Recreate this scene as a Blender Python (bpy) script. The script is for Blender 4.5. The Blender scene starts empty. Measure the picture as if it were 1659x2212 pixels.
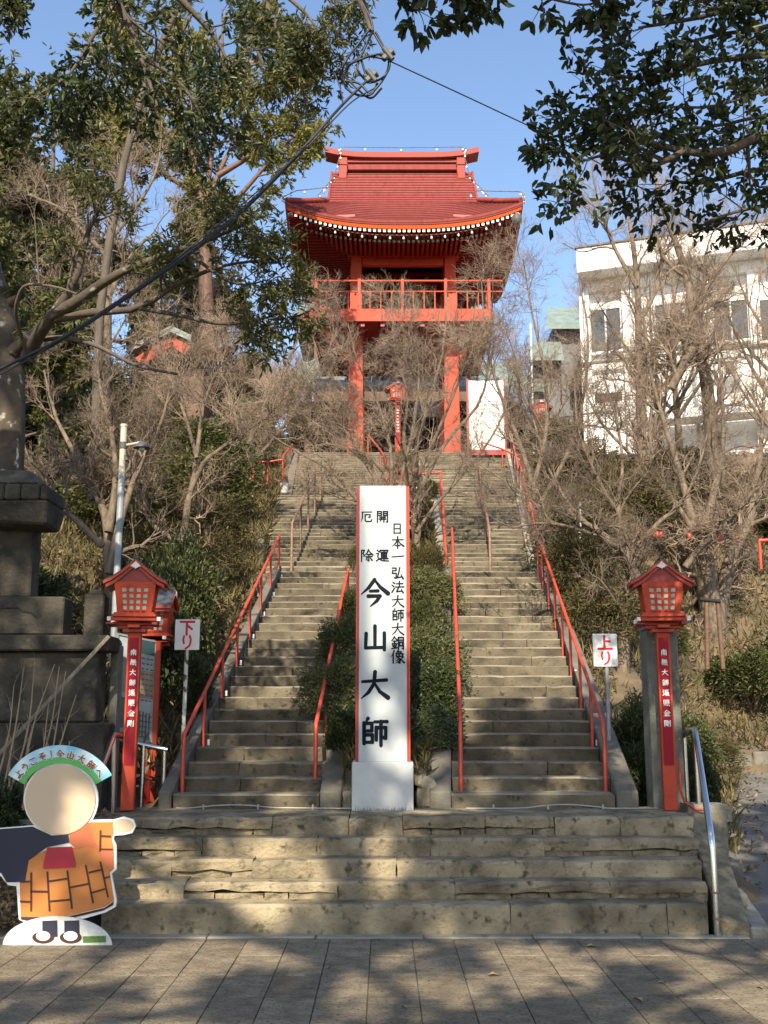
import bpy, math, random
import numpy as np
from mathutils import Vector, Matrix

# ------------------------------------------------------------------ camera, sky, sun, exposure
scene = bpy.context.scene
C = scene.collection
F, PIT, CZ = 2302.7, math.radians(10.85), 1.6
cam_d = bpy.data.cameras.new('camera'); cam = bpy.data.objects.new('camera', cam_d); C.objects.link(cam)
cam.location = (0, 0, CZ); cam.rotation_euler = (math.pi / 2 + PIT, 0, 0)
cam_d.sensor_fit = 'AUTO'; cam_d.sensor_width = 36; cam_d.lens = 36 * 2665 / 2560
cam_d.clip_start = 0.1; cam_d.clip_end = 2000
scene.camera = cam

SUN_EL = 36.0
SUN_DX = 0.10                      # sideways drift of the shadows per metre of depth
world = bpy.data.worlds.new('World'); scene.world = world; world.use_nodes = True
wn = world.node_tree.nodes; wl = world.node_tree.links
for n in list(wn): wn.remove(n)
sky = wn.new('ShaderNodeTexSky'); sky.sky_type = 'NISHITA'; sky.sun_disc = False
sky.sun_elevation = math.radians(SUN_EL); sky.sun_rotation = math.pi + math.atan(SUN_DX)
sky.air_density = 1.0; sky.dust_density = 1.0; sky.ozone_density = 2.0
bg = wn.new('ShaderNodeBackground'); bg.inputs[1].default_value = 0.14
wo = wn.new('ShaderNodeOutputWorld')
wl.new(sky.outputs[0], bg.inputs[0]); wl.new(bg.outputs[0], wo.inputs[0])
sun_d = bpy.data.lights.new('sun', 'SUN'); sun_d.energy = 4.5; sun_d.angle = math.radians(0.5)
sun_d.color = (1.0, 0.88, 0.69)
sun = bpy.data.objects.new('sun', sun_d); C.objects.link(sun)
_e = math.radians(SUN_EL); _h = Vector((SUN_DX, 1, 0)).normalized()
SUN_DIR = Vector((_h.x * math.cos(_e), _h.y * math.cos(_e), -math.sin(_e)))
sun.rotation_euler = SUN_DIR.to_track_quat('-Z', 'Y').to_euler()
sun.location = (-3, -20, 20)
scene.view_settings.view_transform = 'Standard'; scene.view_settings.look = 'None'
scene.view_settings.gamma = 1; scene.view_settings.use_curve_mapping = False
scene.view_settings.exposure = 0.98
scene.cycles.max_bounces = 6

# ------------------------------------------------------------------ helpers
def at(u, v, Y):
    "world point at depth Y (metres ahead) seen at picture position u, v (picture 1659 wide)"
    x = (u - 829.5) / F; y = (1106 - v) / F
    c, s = math.cos(PIT), math.sin(PIT)
    t = Y / (c - y * s)
    return Vector((x * t, Y, CZ + t * (s + y * c)))

def lerp(a, b, t): return a + (b - a) * t
def sstep(t):
    t = min(1, max(0, t)); return t * t * (3 - 2 * t)

def tagset(o, label=None, cat=None, group=None, kind=None):
    if label: o['label'] = label
    if cat: o['category'] = cat
    if group: o['group'] = group
    if kind: o['kind'] = kind
    return o

def thing(name, label, cat, loc=(0, 0, 0), group=None, rz=0):
    o = bpy.data.objects.new(name, None); C.objects.link(o)
    o.empty_display_size = 0.2
    o.location = loc; o.rotation_euler = (0, 0, rz)
    return tagset(o, label, cat, group)

def mesh_np(name, V, quads=None, tris=None, mats=(), midx=None, smooth=False):
    me = bpy.data.meshes.new(name)
    V = np.asarray(V, np.float32).reshape(-1, 3)
    loops = []; starts = []; cur = 0
    if quads is not None and len(quads):
        q = np.asarray(quads, np.int32); loops.append(q.ravel()); starts.append(np.arange(len(q)) * 4 + cur); cur += q.size
    if tris is not None and len(tris):
        t = np.asarray(tris, np.int32); loops.append(t.ravel()); starts.append(np.arange(len(t)) * 3 + cur); cur += t.size
    L = np.concatenate(loops).astype(np.int32); S = np.concatenate(starts).astype(np.int32)
    me.vertices.add(len(V)); me.vertices.foreach_set('co', V.ravel())
    me.loops.add(len(L)); me.loops.foreach_set('vertex_index', L)
    me.polygons.add(len(S)); me.polygons.foreach_set('loop_start', S)
    for m in mats: me.materials.append(m)
    if midx is not None: me.polygons.foreach_set('material_index', np.asarray(midx, np.int32))
    if smooth: me.polygons.foreach_set('use_smooth', np.ones(len(S), bool))
    me.update(calc_edges=True)
    return me

def link(name, me, parent=None):
    o = bpy.data.objects.new(name, me); C.objects.link(o)
    if parent is not None: o.parent = parent
    return o

class MB:
    "collects faces; build() links them as one mesh object"
    def __init__(s): s.v = []; s.f = []; s.m = []; s.sm = []
    def add(s, vs, fs, mi=0, smooth=False):
        b = len(s.v); s.v += [tuple(x) for x in vs]
        for f in fs:
            s.f.append(tuple(i + b for i in f)); s.m.append(mi); s.sm.append(smooth)
    def box(s, x0, x1, y0, y1, z0, z1, c=0, mi=0):
        s.hexa([(x0, y0, z0), (x1, y0, z0), (x1, y1, z0), (x0, y1, z0), (x0, y0, z1), (x1, y0, z1), (x1, y1, z1), (x0, y1, z1)], mi, c)
    def hexa(s, p, mi=0, c=0):
        "8 corners: bottom ring then top ring, counter-clockwise seen from above"
        if c <= 0:
            s.add(p, [(3, 2, 1, 0), (4, 5, 6, 7), (0, 1, 5, 4), (1, 2, 6, 5), (2, 3, 7, 6), (3, 0, 4, 7)], mi); return
        P = [Vector(q) for q in p]
        fl = [(3, 2, 1, 0), (4, 5, 6, 7), (0, 1, 5, 4), (1, 2, 6, 5), (2, 3, 7, 6), (3, 0, 4, 7)]
        vs = []; idx = {}
        for fi, f in enumerate(fl):
            for k in range(4):
                a = P[f[k]]; n = P[f[(k + 1) % 4]] - a; q = P[f[k - 1]] - a
                ln, lq = n.length, q.length
                vs.append(a + n * (min(c / max(ln, 1e-6), .45)) + q * (min(c / max(lq, 1e-6), .45))); idx[(fi, f[k])] = len(vs) - 1
        fs = [tuple(idx[(fi, k)] for k in f) for fi, f in enumerate(fl)]
        for fi, f in enumerate(fl):
            for k in range(4):
                a, b = f[k], f[(k + 1) % 4]
                for fj in range(fi + 1, 6):
                    g = fl[fj]
                    if a in g and b in g:
                        fs.append((idx[(fi, b)], idx[(fi, a)], idx[(fj, a)], idx[(fj, b)]))
        for vtx in range(8):
            fsv = [fi for fi, f in enumerate(fl) if vtx in f]
            tri = [idx[(fi, vtx)] for fi in fsv]
            a, b, cc = (vs[i] for i in tri)
            cen = sum(P, Vector()) / 8
            if (b - a).cross(cc - a).dot(P[vtx] - cen) < 0: tri = tri[::-1]
            fs.append(tuple(tri))
        s.add(vs, fs, mi)
    def bar(s, a, b, w, h=None, mi=0, up=(0, 0, 1), c=0):
        "rectangular bar from a to b, w wide and h high"
        a = Vector(a); b = Vector(b); h = h or w
        d = (b - a).normalized(); u = Vector(up)
        if abs(d.dot(u)) > .98: u = Vector((0, 1, 0))
        r = d.cross(u).normalized() * (w / 2); t = r.cross(d).normalized() * (h / 2)
        s.hexa([a - r - t, a + r - t, b + r - t, b - r - t, a - r + t, a + r + t, b + r + t, b - r + t], mi, c)
    def tube(s, pts, r, k=8, mi=0, cap=True, smooth=True):
        pts = [Vector(p) for p in pts]; n = len(pts)
        rs = r if isinstance(r, (list, tuple)) else [r] * n
        vs = []; fs = []
        d0 = (pts[1] - pts[0]).normalized()
        ref = Vector((0, 0, 1)) if abs(d0.z) < .9 else Vector((0, 1, 0))
        for i, p in enumerate(pts):
            d = (pts[min(i + 1, n - 1)] - pts[max(i - 1, 0)]).normalized()
            u = d.cross(ref)
            u = u.normalized() if u.length > 1e-5 else Vector((1, 0, 0))
            w = d.cross(u); ref = u.cross(d) if True else ref
            for j in range(k):
                a = 2 * math.pi * j / k
                vs.append(p + (u * math.cos(a) + w * math.sin(a)) * rs[i])
        for i in range(n - 1):
            for j in range(k):
                fs.append((i * k + j, i * k + (j + 1) % k, (i + 1) * k + (j + 1) % k, (i + 1) * k + j))
        s.add(vs, fs, mi, smooth)
        if cap:
            s.add(vs[:k], [tuple(range(k))[::-1]], mi); s.add(vs[-k:], [tuple(range(k))], mi)
    def prism(s, poly, y0, y1, mi=0):
        "x-z outline extruded from y0 to y1"
        n = len(poly)
        vs = [(x, y0, z) for x, z in poly] + [(x, y1, z) for x, z in poly]
        fs = [tuple(range(n)), tuple(range(2 * n - 1, n - 1, -1))] + [((i + 1) % n, i, n + i, n + (i + 1) % n) for i in range(n)]
        s.add(vs, fs, mi)
    def prism_x(s, poly, x0, x1, mi=0):
        "y-z outline extruded along x"
        n = len(poly)
        vs = [(x0, y, z) for y, z in poly] + [(x1, y, z) for y, z in poly]
        fs = [tuple(range(n))[::-1], tuple(range(n, 2 * n))] + [(i, (i + 1) % n, n + (i + 1) % n, n + i) for i in range(n)]
        s.add(vs, fs, mi)
    def lathe(s, cx, cy, prof, k=16, mi=0, smooth=True):
        vs = []; fs = []
        for r, z in prof:
            for j in range(k):
                a = 2 * math.pi * j / k; vs.append((cx + r * math.cos(a), cy + r * math.sin(a), z))
        for i in range(len(prof) - 1):
            for j in range(k): fs.append((i * k + j, i * k + (j + 1) % k, (i + 1) * k + (j + 1) % k, (i + 1) * k + j))
        s.add(vs, fs, mi, smooth)
        s.add(vs[:k], [tuple(range(k))[::-1]], mi); s.add(vs[-k:], [tuple(range(k))], mi)
    def mesh(s, name, mats, off=(0, 0, 0)):
        me = bpy.data.meshes.new(name)
        ox, oy, oz = off
        me.from_pydata([(x - ox, y - oy, z - oz) for x, y, z in s.v], [], s.f)
        if not isinstance(mats, (list, tuple)): mats = [mats]
        for m in mats: me.materials.append(m)
        me.polygons.foreach_set('material_index', s.m); me.polygons.foreach_set('use_smooth', s.sm)
        me.update(); return me
    def build(s, name, mats, parent=None):
        "vertices are in world metres unless the parent is turned"
        off = parent.matrix_basis.translation if parent is not None else (0, 0, 0)
        if parent is not None and parent.parent is not None: off = Vector(off) + parent.parent.matrix_basis.translation
        return link(name, s.mesh(name, mats, off), parent)

def dup(root, loc=None, rz=None, scale=None, label=None, group=None):
    def cp(o, par):
        c = o.copy(); C.objects.link(c)
        if par is not None: c.parent = par
        for ch in list(o.children): cp(ch, c)
        return c
    r = cp(root, None)
    if loc is not None: r.location = loc
    if rz is not None: r.rotation_euler = (0, 0, rz)
    if scale is not None: r.scale = (scale,) * 3 if not isinstance(scale, tuple) else scale
    if label: r['label'] = label
    if group: r['group'] = group
    return r

# ------------------------------------------------------------------ materials
def mat(name, c, c2=None, rough=.7, metal=0, scale=4, bump=0, bscale=30, detail=6, lo=.35, hi=.65, spec=.5, c3=None, s3=25, island=0, coord='Object', stretch=None, f3=.5, orand=0):
    m = bpy.data.materials.new(name); m.use_nodes = True
    nt = m.node_tree; N = nt.nodes; L = nt.links
    b = N['Principled BSDF']
    b.inputs['Roughness'].default_value = rough; b.inputs['Metallic'].default_value = metal
    b.inputs['Specular IOR Level'].default_value = spec
    b.inputs['Base Color'].default_value = (*c, 1)
    col = None
    if c2 or bump or c3:
        tc = N.new('ShaderNodeTexCoord'); vec = tc.outputs[coord]
        if coord == 'Object' :
            # vary pieces that share a mesh
            oi = N.new('ShaderNodeObjectInfo'); ad = N.new('ShaderNodeVectorMath'); ad.operation = 'ADD'
            mu = N.new('ShaderNodeVectorMath'); mu.operation = 'SCALE'; mu.inputs[3].default_value = 1.0
            L.new(oi.outputs['Location'], mu.inputs[0]); L.new(vec, ad.inputs[0]); L.new(mu.outputs[0], ad.inputs[1]); vec = ad.outputs[0]
        if stretch:
            mp = N.new('ShaderNodeMapping'); mp.inputs['Scale'].default_value = stretch; L.new(vec, mp.inputs[0]); vec = mp.outputs[0]
    if c2:
        nz = N.new('ShaderNodeTexNoise'); nz.inputs['Scale'].default_value = scale; nz.inputs['Detail'].default_value = detail
        L.new(vec, nz.inputs['Vector'])
        rp = N.new('ShaderNodeValToRGB'); rp.color_ramp.elements[0].position = lo; rp.color_ramp.elements[1].position = hi
        rp.color_ramp.elements[0].color = (*c, 1); rp.color_ramp.elements[1].color = (*c2, 1)
        L.new(nz.outputs[0], rp.inputs[0]); col = rp.outputs[0]
    if c3:
        n3 = N.new('ShaderNodeTexNoise'); n3.inputs['Scale'].default_value = s3; n3.inputs['Detail'].default_value = 5
        L.new(vec, n3.inputs['Vector'])
        r3 = N.new('ShaderNodeValToRGB'); r3.color_ramp.elements[0].position = f3; r3.color_ramp.elements[1].position = f3 + .14
        L.new(n3.outputs[0], r3.inputs[0])
        mx = N.new('ShaderNodeMix'); mx.data_type = 'RGBA'
        L.new(r3.outputs[0], mx.inputs[0])
        if col: L.new(col, mx.inputs[6])
        else: mx.inputs[6].default_value = (*c, 1)
        mx.inputs[7].default_value = (*c3, 1); col = mx.outputs[2]
    if island:
        ge = N.new('ShaderNodeNewGeometry'); hs = N.new('ShaderNodeHueSaturation')
        mr = N.new('ShaderNodeMapRange'); mr.inputs[3].default_value = 1 - island; mr.inputs[4].default_value = 1 + island
        L.new(ge.outputs['Random Per Island'], mr.inputs[0]); L.new(mr.outputs[0], hs.inputs['Value'])
        if col: L.new(col, hs.inputs['Color'])
        else: hs.inputs['Color'].default_value = (*c, 1)
        col = hs.outputs[0]
    if orand and col:
        o2 = N.new('ShaderNodeObjectInfo'); h2_ = N.new('ShaderNodeHueSaturation'); mr2 = N.new('ShaderNodeMapRange')
        mr2.inputs[3].default_value = 1 - orand; mr2.inputs[4].default_value = 1 + orand
        L.new(o2.outputs['Random'], mr2.inputs[0]); L.new(mr2.outputs[0], h2_.inputs['Value']); L.new(col, h2_.inputs['Color']); col = h2_.outputs[0]
    if col: L.new(col, b.inputs['Base Color'])
    if bump:
        nb = N.new('ShaderNodeTexNoise'); nb.inputs['Scale'].default_value = bscale; nb.inputs['Detail'].default_value = 8
        L.new(vec, nb.inputs['Vector'])
        bp = N.new('ShaderNodeBump'); bp.inputs['Strength'].default_value = bump; bp.inputs['Distance'].default_value = .02
        L.new(nb.outputs[0], bp.inputs['Height']); L.new(bp.outputs[0], b.inputs['Normal'])
    return m

def leafmat(name, c, c2, trans=.35, rough=.45, c3=None):
    "leaf colours vary from leaf to leaf; light comes through"
    m = bpy.data.materials.new(name); m.use_nodes = True
    nt = m.node_tree; N = nt.nodes; L = nt.links
    b = N['Principled BSDF']; out = N['Material Output']
    b.inputs['Roughness'].default_value = rough; b.inputs['Specular IOR Level'].default_value = .35
    ge = N.new('ShaderNodeNewGeometry'); rp = N.new('ShaderNodeValToRGB')
    rp.color_ramp.elements[0].color = (*c, 1); rp.color_ramp.elements[1].color = (*c2, 1)
    if c3:
        e = rp.color_ramp.elements.new(.93); e.color = (*c2, 1); rp.color_ramp.elements[-1].color = (*c3, 1)
    L.new(ge.outputs['Random Per Island'], rp.inputs[0]); L.new(rp.outputs[0], b.inputs['Base Color'])
    tr = N.new('ShaderNodeBsdfTranslucent'); mx = N.new('ShaderNodeMixShader'); mx.inputs[0].default_value = trans
    hs = N.new('ShaderNodeHueSaturation'); hs.inputs['Value'].default_value = 1.5; hs.inputs['Hue'].default_value = .48
    L.new(rp.outputs[0], hs.inputs['Color']); L.new(hs.outputs[0], tr.inputs[0])
    L.new(b.outputs[0], mx.inputs[1]); L.new(tr.outputs[0], mx.inputs[2]); L.new(mx.outputs[0], out.inputs[0])
    return m

MT = {}
MT['step'] = mat('worn_step_stone', (.12, .10, .068), (.37, .305, .20), orand=.16, rough=.95, scale=3.2, detail=9, lo=.32, hi=.66, bump=1, bscale=34, c3=(.085, .075, .045), s3=14, f3=.56, spec=.2)
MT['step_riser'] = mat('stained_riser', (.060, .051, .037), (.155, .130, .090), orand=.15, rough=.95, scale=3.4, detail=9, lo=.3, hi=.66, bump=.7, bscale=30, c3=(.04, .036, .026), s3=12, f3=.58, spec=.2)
MT['step_up'] = mat('weathered_concrete_step', (.15, .134, .102), (.27, .238, .178), orand=.12, rough=.95, scale=2.4, detail=9, lo=.3, hi=.68, bump=.7, bscale=30, c3=(.10, .088, .06), s3=11, f3=.58, spec=.2)
MT['rubble'] = mat('pale_rubble', (.27, .22, .14), (.13, .105, .065), rough=.95, scale=11, bump=1, bscale=40)
MT['paver'] = mat('paving_stone_grain', (.15, .121, .083), (.31, .252, .175), orand=.15, rough=.95, scale=7, detail=12, lo=.28, hi=.72, bump=1.0, bscale=55, c3=(.075, .062, .043), s3=38, f3=.54, stretch=(1, 1.35, 1), spec=.2)
MT['joint'] = mat('sandy_joint', (.07, .06, .045), (.12, .10, .07), rough=1, scale=20)
MT['concrete'] = mat('grey_concrete', (.17, .155, .125), (.105, .096, .076), rough=.9, scale=3, bump=.4, bscale=40, c3=(.09, .085, .06), s3=9, f3=.58)
MT['kerb'] = mat('pale_kerb', (.33, .30, .24), (.22, .20, .16), rough=.95, scale=5, bump=.5, bscale=60)
MT['darkstone'] = mat('dark_granite', (.020, .018, .014), (.066, .057, .042), rough=.9, scale=5, detail=10, bump=.9, bscale=30, c3=(.11, .11, .09), s3=13, f3=.64)
MT['pillar_stone'] = mat('mossy_pillar_stone', (.115, .12, .095), (.19, .185, .15), rough=.9, scale=6, bump=.5, bscale=35, c3=(.30, .29, .25), s3=22, f3=.62)
MT['asphalt'] = mat('asphalt', (.115, .11, .10), (.18, .168, .15), rough=.92, scale=2, bump=.35, bscale=160, c3=(.14, .12, .09), s3=12, f3=.68)
MT['soil'] = mat('hillside_soil', (.085, .065, .04), (.16, .115, .065), rough=1, scale=3, bump=.8, bscale=12, c3=(.05, .055, .025), s3=1.2, f3=.52)
MT['red'] = mat('vermilion_paint', (.50, .070, .032), (.40, .055, .026), rough=.6, scale=3.5, detail=9, lo=.35, hi=.7, bump=.12, bscale=30, spec=.25, c3=(.33, .05, .025), s3=9, f3=.63)
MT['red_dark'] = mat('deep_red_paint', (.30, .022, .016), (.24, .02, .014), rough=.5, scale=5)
MT['red_panel'] = mat('crimson_panel', (.28, .012, .022), rough=.65, spec=.2)
MT['red_rail'] = mat('red_rail_paint', (.55, .075, .04), (.42, .06, .035), rough=.4, scale=9, lo=.4, hi=.62, c3=(.2, .07, .04), s3=18, f3=.66)
MT['roof_red'] = mat('red_roof_sheet', (.215, .050, .043), (.255, .064, .055), rough=.75, scale=2.5, bump=.05, spec=.12, c3=(.17, .042, .038), s3=1.6, f3=.58, stretch=(3, 1, 1))
MT['seam_shade'] = mat('roof_seam_shade', (.10, .022, .02), rough=.9, spec=.1)
MT['roof_pale'] = mat('faded_red_sheet', (.29, .072, .058), rough=.7, spec=.15)
MT['eave_orange'] = mat('orange_eave', (.58, .085, .018), rough=.7, spec=.15)
MT['white'] = mat('white_paint', (.78, .78, .76), (.70, .70, .67), rough=.5, scale=4)
MT['wall_white'] = mat('white_render', (.82, .82, .80), (.76, .75, .72), rough=.8, scale=1.1, bump=.08, c3=(.58, .55, .47), s3=1.7, f3=.63)
MT['stele'] = mat('pale_blue_grey_panel', (.39, .425, .445), (.35, .385, .405), rough=.5, scale=2.5, detail=9, stretch=(3, 3, .5))
MT['stele_base'] = mat('stele_base_paint', (.50, .515, .51), (.43, .445, .44), rough=.65, scale=6, bump=.1)
MT['grime'] = mat('black_mould', (.16, .16, .14), (.30, .30, .28), rough=.95, scale=30)
MT['ink'] = mat('ink_black', (.004, .008, .016), rough=.8, spec=.15)
MT['sign_red'] = mat('sign_red', (.55, .015, .04), rough=.45)
MT['sign_white'] = mat('sign_white', (.78, .77, .74), (.70, .69, .66), rough=.5, scale=9, lo=.5, hi=.8)
MT['steel'] = mat('stainless_steel', (.62, .62, .60), rough=.22, metal=1)
MT['galv'] = mat('galvanised_pole', (.32, .34, .35), (.24, .26, .27), rough=.5, scale=8, metal=.25)
MT['cream_pole'] = mat('cream_pole_paint', (.42, .40, .33), (.34, .32, .26), rough=.6, scale=8)
MT['brown_rail'] = mat('faded_brown_rail', (.25, .15, .10), (.18, .105, .07), rough=.6, scale=14)
MT['rust'] = mat('peeling_white_pole', (.6, .6, .56), (.13, .08, .05), rough=.7, scale=16, lo=.5, hi=.58)
MT['black'] = mat('black_rubber', (.012, .012, .013), rough=.5)
MT['insul'] = mat('grey_fitting', (.07, .075, .07), rough=.6)
MT['tile'] = mat('grey_roof_tile', (.085, .09, .095), (.14, .145, .15), rough=.6, scale=8)
MT['tile_dark'] = mat('dark_lantern_roof', (.045, .055, .062), (.07, .08, .085), rough=.6, scale=8)
MT['copper'] = mat('green_copper_roof', (.20, .255, .228), (.145, .19, .17), rough=.6, scale=3)
MT['wood'] = mat('dark_brown_wood', (.10, .055, .035), (.15, .085, .055), rough=.7, scale=5, stretch=(1, 1, 6))
MT['wood_grey'] = mat('weathered_wood', (.14, .115, .085), (.22, .185, .14), rough=.85, scale=6, stretch=(6, 6, 1), bump=.3)
MT['glass'] = mat('window_glass', (.055, .065, .07), rough=.12, spec=.5)
MT['alu'] = mat('window_frame_alu', (.42, .43, .42), rough=.4, metal=.3)
MT['dark'] = mat('dark_opening', (.02, .018, .016), rough=.9)
MT['hose'] = mat('grey_cable', (.36, .35, .31), rough=.6)
MT['pane'] = mat('paper_pane', (.50, .47, .40), (.42, .39, .33), rough=.7, scale=10)
MT['bulb'] = mat('glass_bulb', (.75, .76, .76), rough=.15)
MT['barkgrey'] = mat('bare_bark', (.20, .15, .105), (.095, .072, .05), rough=.9, scale=7, bump=.5, bscale=25, stretch=(2, 2, .7))
MT['twig'] = mat('twig_bark', (.34, .25, .178), (.16, .115, .08), rough=.85, scale=2)
MT['twig_dark'] = mat('twig_bark_dark', (.22, .16, .115), (.11, .08, .058), rough=.85, scale=2)
MT['barkdark'] = mat('dark_bark', (.075, .06, .045), (.12, .095, .07), rough=.9, scale=6, bump=.6, bscale=25, stretch=(2, 2, .7))
MT['barklichen'] = mat('lichened_bark', (.05, .04, .03), (.095, .072, .05), rough=.9, scale=5, bump=.5, bscale=22, c3=(.5, .5, .45), s3=8.5, f3=.62)
MT['leaf_dark'] = leafmat('dark_evergreen_leaf', (.024, .038, .014), (.066, .086, .030), trans=.28, rough=.4)
MT['leaf_mid'] = leafmat('olive_leaf', (.055, .064, .022), (.128, .132, .042), trans=.35, rough=.5, c3=(.24, .18, .07))
MT['leaf_cypress'] = leafmat('yellow_green_spray', (.10, .112, .028), (.235, .225, .06), trans=.35, rough=.6, c3=(.32, .22, .08))
MT['leaf_hedge'] = leafmat('hedge_leaf', (.04, .052, .018), (.10, .11, .034), trans=.3, rough=.5, c3=(.17, .16, .06))
MT['leaf_scrub'] = leafmat('scrub_leaf', (.06, .055, .02), (.13, .11, .04), trans=.3, rough=.7, c3=(.22, .15, .07))
MT['litter'] = leafmat('dry_leaf', (.09, .06, .033), (.24, .17, .10), trans=.15, rough=.85, c3=(.36, .29, .19))
MT['grass'] = leafmat('dry_grass', (.09, .085, .03), (.20, .16, .07), trans=.25, rough=.8, c3=(.30, .23, .12))
MT['cane'] = mat('dry_cane', (.34, .26, .16), (.22, .16, .10), rough=.8, scale=4)
MT['rock'] = mat('boulder', (.30, .26, .19), (.17, .15, .11), rough=.95, scale=5, bump=1, bscale=18)

# ------------------------------------------------------------------ plants
def bulk_tubes(P, R, k):
    B, n, _ = P.shape
    T = np.gradient(P, axis=1); T /= np.linalg.norm(T, axis=2, keepdims=True) + 1e-9
    D = P[:, -1] - P[:, 0]
    ref = np.where((np.abs(D[:, 2]) > .8 * np.linalg.norm(D, axis=1))[:, None], np.array([[1., .3, 0]]), np.array([[0, .2, 1.]]))
    U = np.cross(T, ref[:, None, :]); U /= np.linalg.norm(U, axis=2, keepdims=True) + 1e-9
    W = np.cross(T, U)
    a = np.arange(k) * 2 * np.pi / k
    V = P[:, :, None, :] + R[:, :, None, None] * (U[:, :, None, :] * np.cos(a)[None, None, :, None] + W[:, :, None, :] * np.sin(a)[None, None, :, None])
    base = (np.arange(B) * n * k)[:, None, None] + (np.arange(n - 1) * k)[None, :, None]
    j = np.arange(k)[None, None, :]; j2 = (j + 1) % k
    Q = np.stack([base + j, base + j2, base + k + j2, base + k + j], -1).reshape(-1, 4)
    return V.reshape(-1, 3), Q

def tubes_mesh(name, sets, m, off, smooth=True):
    Vs = []; Qs = []; b = 0
    for P, R, k in sets:
        V, Q = bulk_tubes(P, R, k); Vs.append(V); Qs.append(Q + b); b += len(V)
    V = np.concatenate(Vs) - np.array(off)
    return mesh_np(name, V, quads=np.concatenate(Qs), mats=[m], smooth=smooth)

def resample(pts, n):
    "smooth curve through the given points"
    p = np.array([tuple(q) for q in pts], float)
    if len(p) == 2: return p[0] + (p[1] - p[0]) * np.linspace(0, 1, n)[:, None]
    e = np.vstack([2 * p[0] - p[1], p, 2 * p[-1] - p[-2]])
    t = np.linspace(0, len(p) - 1 - 1e-6, n); i = t.astype(int); f = (t - i)[:, None]
    a, b, c, d = e[i], e[i + 1], e[i + 2], e[i + 3]
    return .5 * (2 * b + (c - a) * f + (2 * a - 5 * b + 4 * c - d) * f ** 2 + (3 * b - a - 3 * c + d) * f ** 3)

def grow(rng, P, R, k, Ln, ang=(.8, .2), s0=.25, s1=1., n=5, up=.1, wig=.15, rr=.6, tip=.35, fall=.45, rmax=9, rmin=.0025):
    B, m, _ = P.shape
    idx = np.repeat(np.arange(B), k); N = B * k
    s = rng.uniform(s0, s1, N) * (m - 1) * .9999; i = s.astype(int); f = (s - i)
    pos = P[idx, i] * (1 - f)[:, None] + P[idx, i + 1] * f[:, None]
    T = P[idx, i + 1] - P[idx, i]; T /= np.linalg.norm(T, axis=1, keepdims=True) + 1e-9
    q = np.cross(T, rng.normal(size=(N, 3))); q /= np.linalg.norm(q, axis=1, keepdims=True) + 1e-9
    a = rng.normal(ang[0], ang[1], N)[:, None]
    d = np.cos(a) * T + np.sin(a) * q; d[:, 2] += up; d /= np.linalg.norm(d, axis=1, keepdims=True)
    ln = Ln * rng.uniform(.55, 1.35, N) * (1 - fall * (s / (m - 1)))
    out = np.zeros((N, n, 3)); out[:, 0] = pos
    for j in range(1, n):
        d = d + rng.normal(size=(N, 3)) * wig; d[:, 2] += up * .35; d /= np.linalg.norm(d, axis=1, keepdims=True)
        out[:, j] = out[:, j - 1] + d * (ln / (n - 1))[:, None]
    r0 = np.clip((R[idx, i] * (1 - f) + R[idx, i + 1] * f) * rr, rmin, rmax)
    return out, r0[:, None] * np.linspace(1, tip, n)[None]

def leaf_quads(pos, d, nrm, L, W, fold=.25, oval=False):
    "one leaf per row, folded along the midrib: 4 points, or 6 for a rounder outline"
    side = np.cross(d, nrm); side /= np.linalg.norm(side, axis=1, keepdims=True) + 1e-9
    nn = np.cross(side, d)
    L = L[:, None]; W = W[:, None]
    a = pos; b = pos + d * L - nn * L * .12
    m1 = pos + d * L * .45
    if oval:
        m0 = pos + d * L * .22; m2 = pos + d * L * .68
        ring = [a, m0 + side * W * .42 + nn * W * fold * .8, m2 + side * W * .40 + nn * W * fold * .8, b, m2 - side * W * .40 + nn * W * fold * .8, m0 - side * W * .42 + nn * W * fold * .8]
        V = np.stack(ring, 1).reshape(-1, 3); o = (np.arange(len(pos)) * 6)[:, None]
        T = np.concatenate([o + np.array([[0, 3, 2]]), o + np.array([[0, 2, 1]]), o + np.array([[0, 5, 4]]), o + np.array([[0, 4, 3]])])
        return V, T
    l = m1 + side * W * .5 + nn * W * fold; r = m1 - side * W * .5 + nn * W * fold
    V = np.stack([a, l, b, r], 1).reshape(-1, 3)
    o = (np.arange(len(pos)) * 4)[:, None]
    T = np.concatenate([o + np.array([[0, 2, 1]]), o + np.array([[0, 3, 2]])])
    return V, T

def leaves_along(rng, P, per, L, W, ang=.9, s0=.1, droop=0., jit=.4, flat=.6, oval=False):
    B, n, _ = P.shape; N = B * per
    idx = np.repeat(np.arange(B), per); s = rng.uniform(s0, 1, N) * (n - 1) * .9999; i = s.astype(int); f = s - i
    pos = P[idx, i] * (1 - f)[:, None] + P[idx, i + 1] * f[:, None]
    T = P[idx, i + 1] - P[idx, i]; T /= np.linalg.norm(T, axis=1, keepdims=True) + 1e-9
    q = np.cross(T, rng.normal(size=(N, 3))); q /= np.linalg.norm(q, axis=1, keepdims=True) + 1e-9
    a = rng.normal(ang, jit, N)[:, None]
    d = np.cos(a) * T + np.sin(a) * q; d[:, 2] -= droop; d /= np.linalg.norm(d, axis=1, keepdims=True)
    nrm = rng.normal(size=(N, 3)) * (1 - flat); nrm[:, 2] += flat
    nrm /= np.linalg.norm(nrm, axis=1, keepdims=True) + 1e-9
    sc = rng.uniform(.65, 1.25, N)
    return leaf_quads(pos, d, nrm, L * sc, W * sc, oval=oval)

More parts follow.
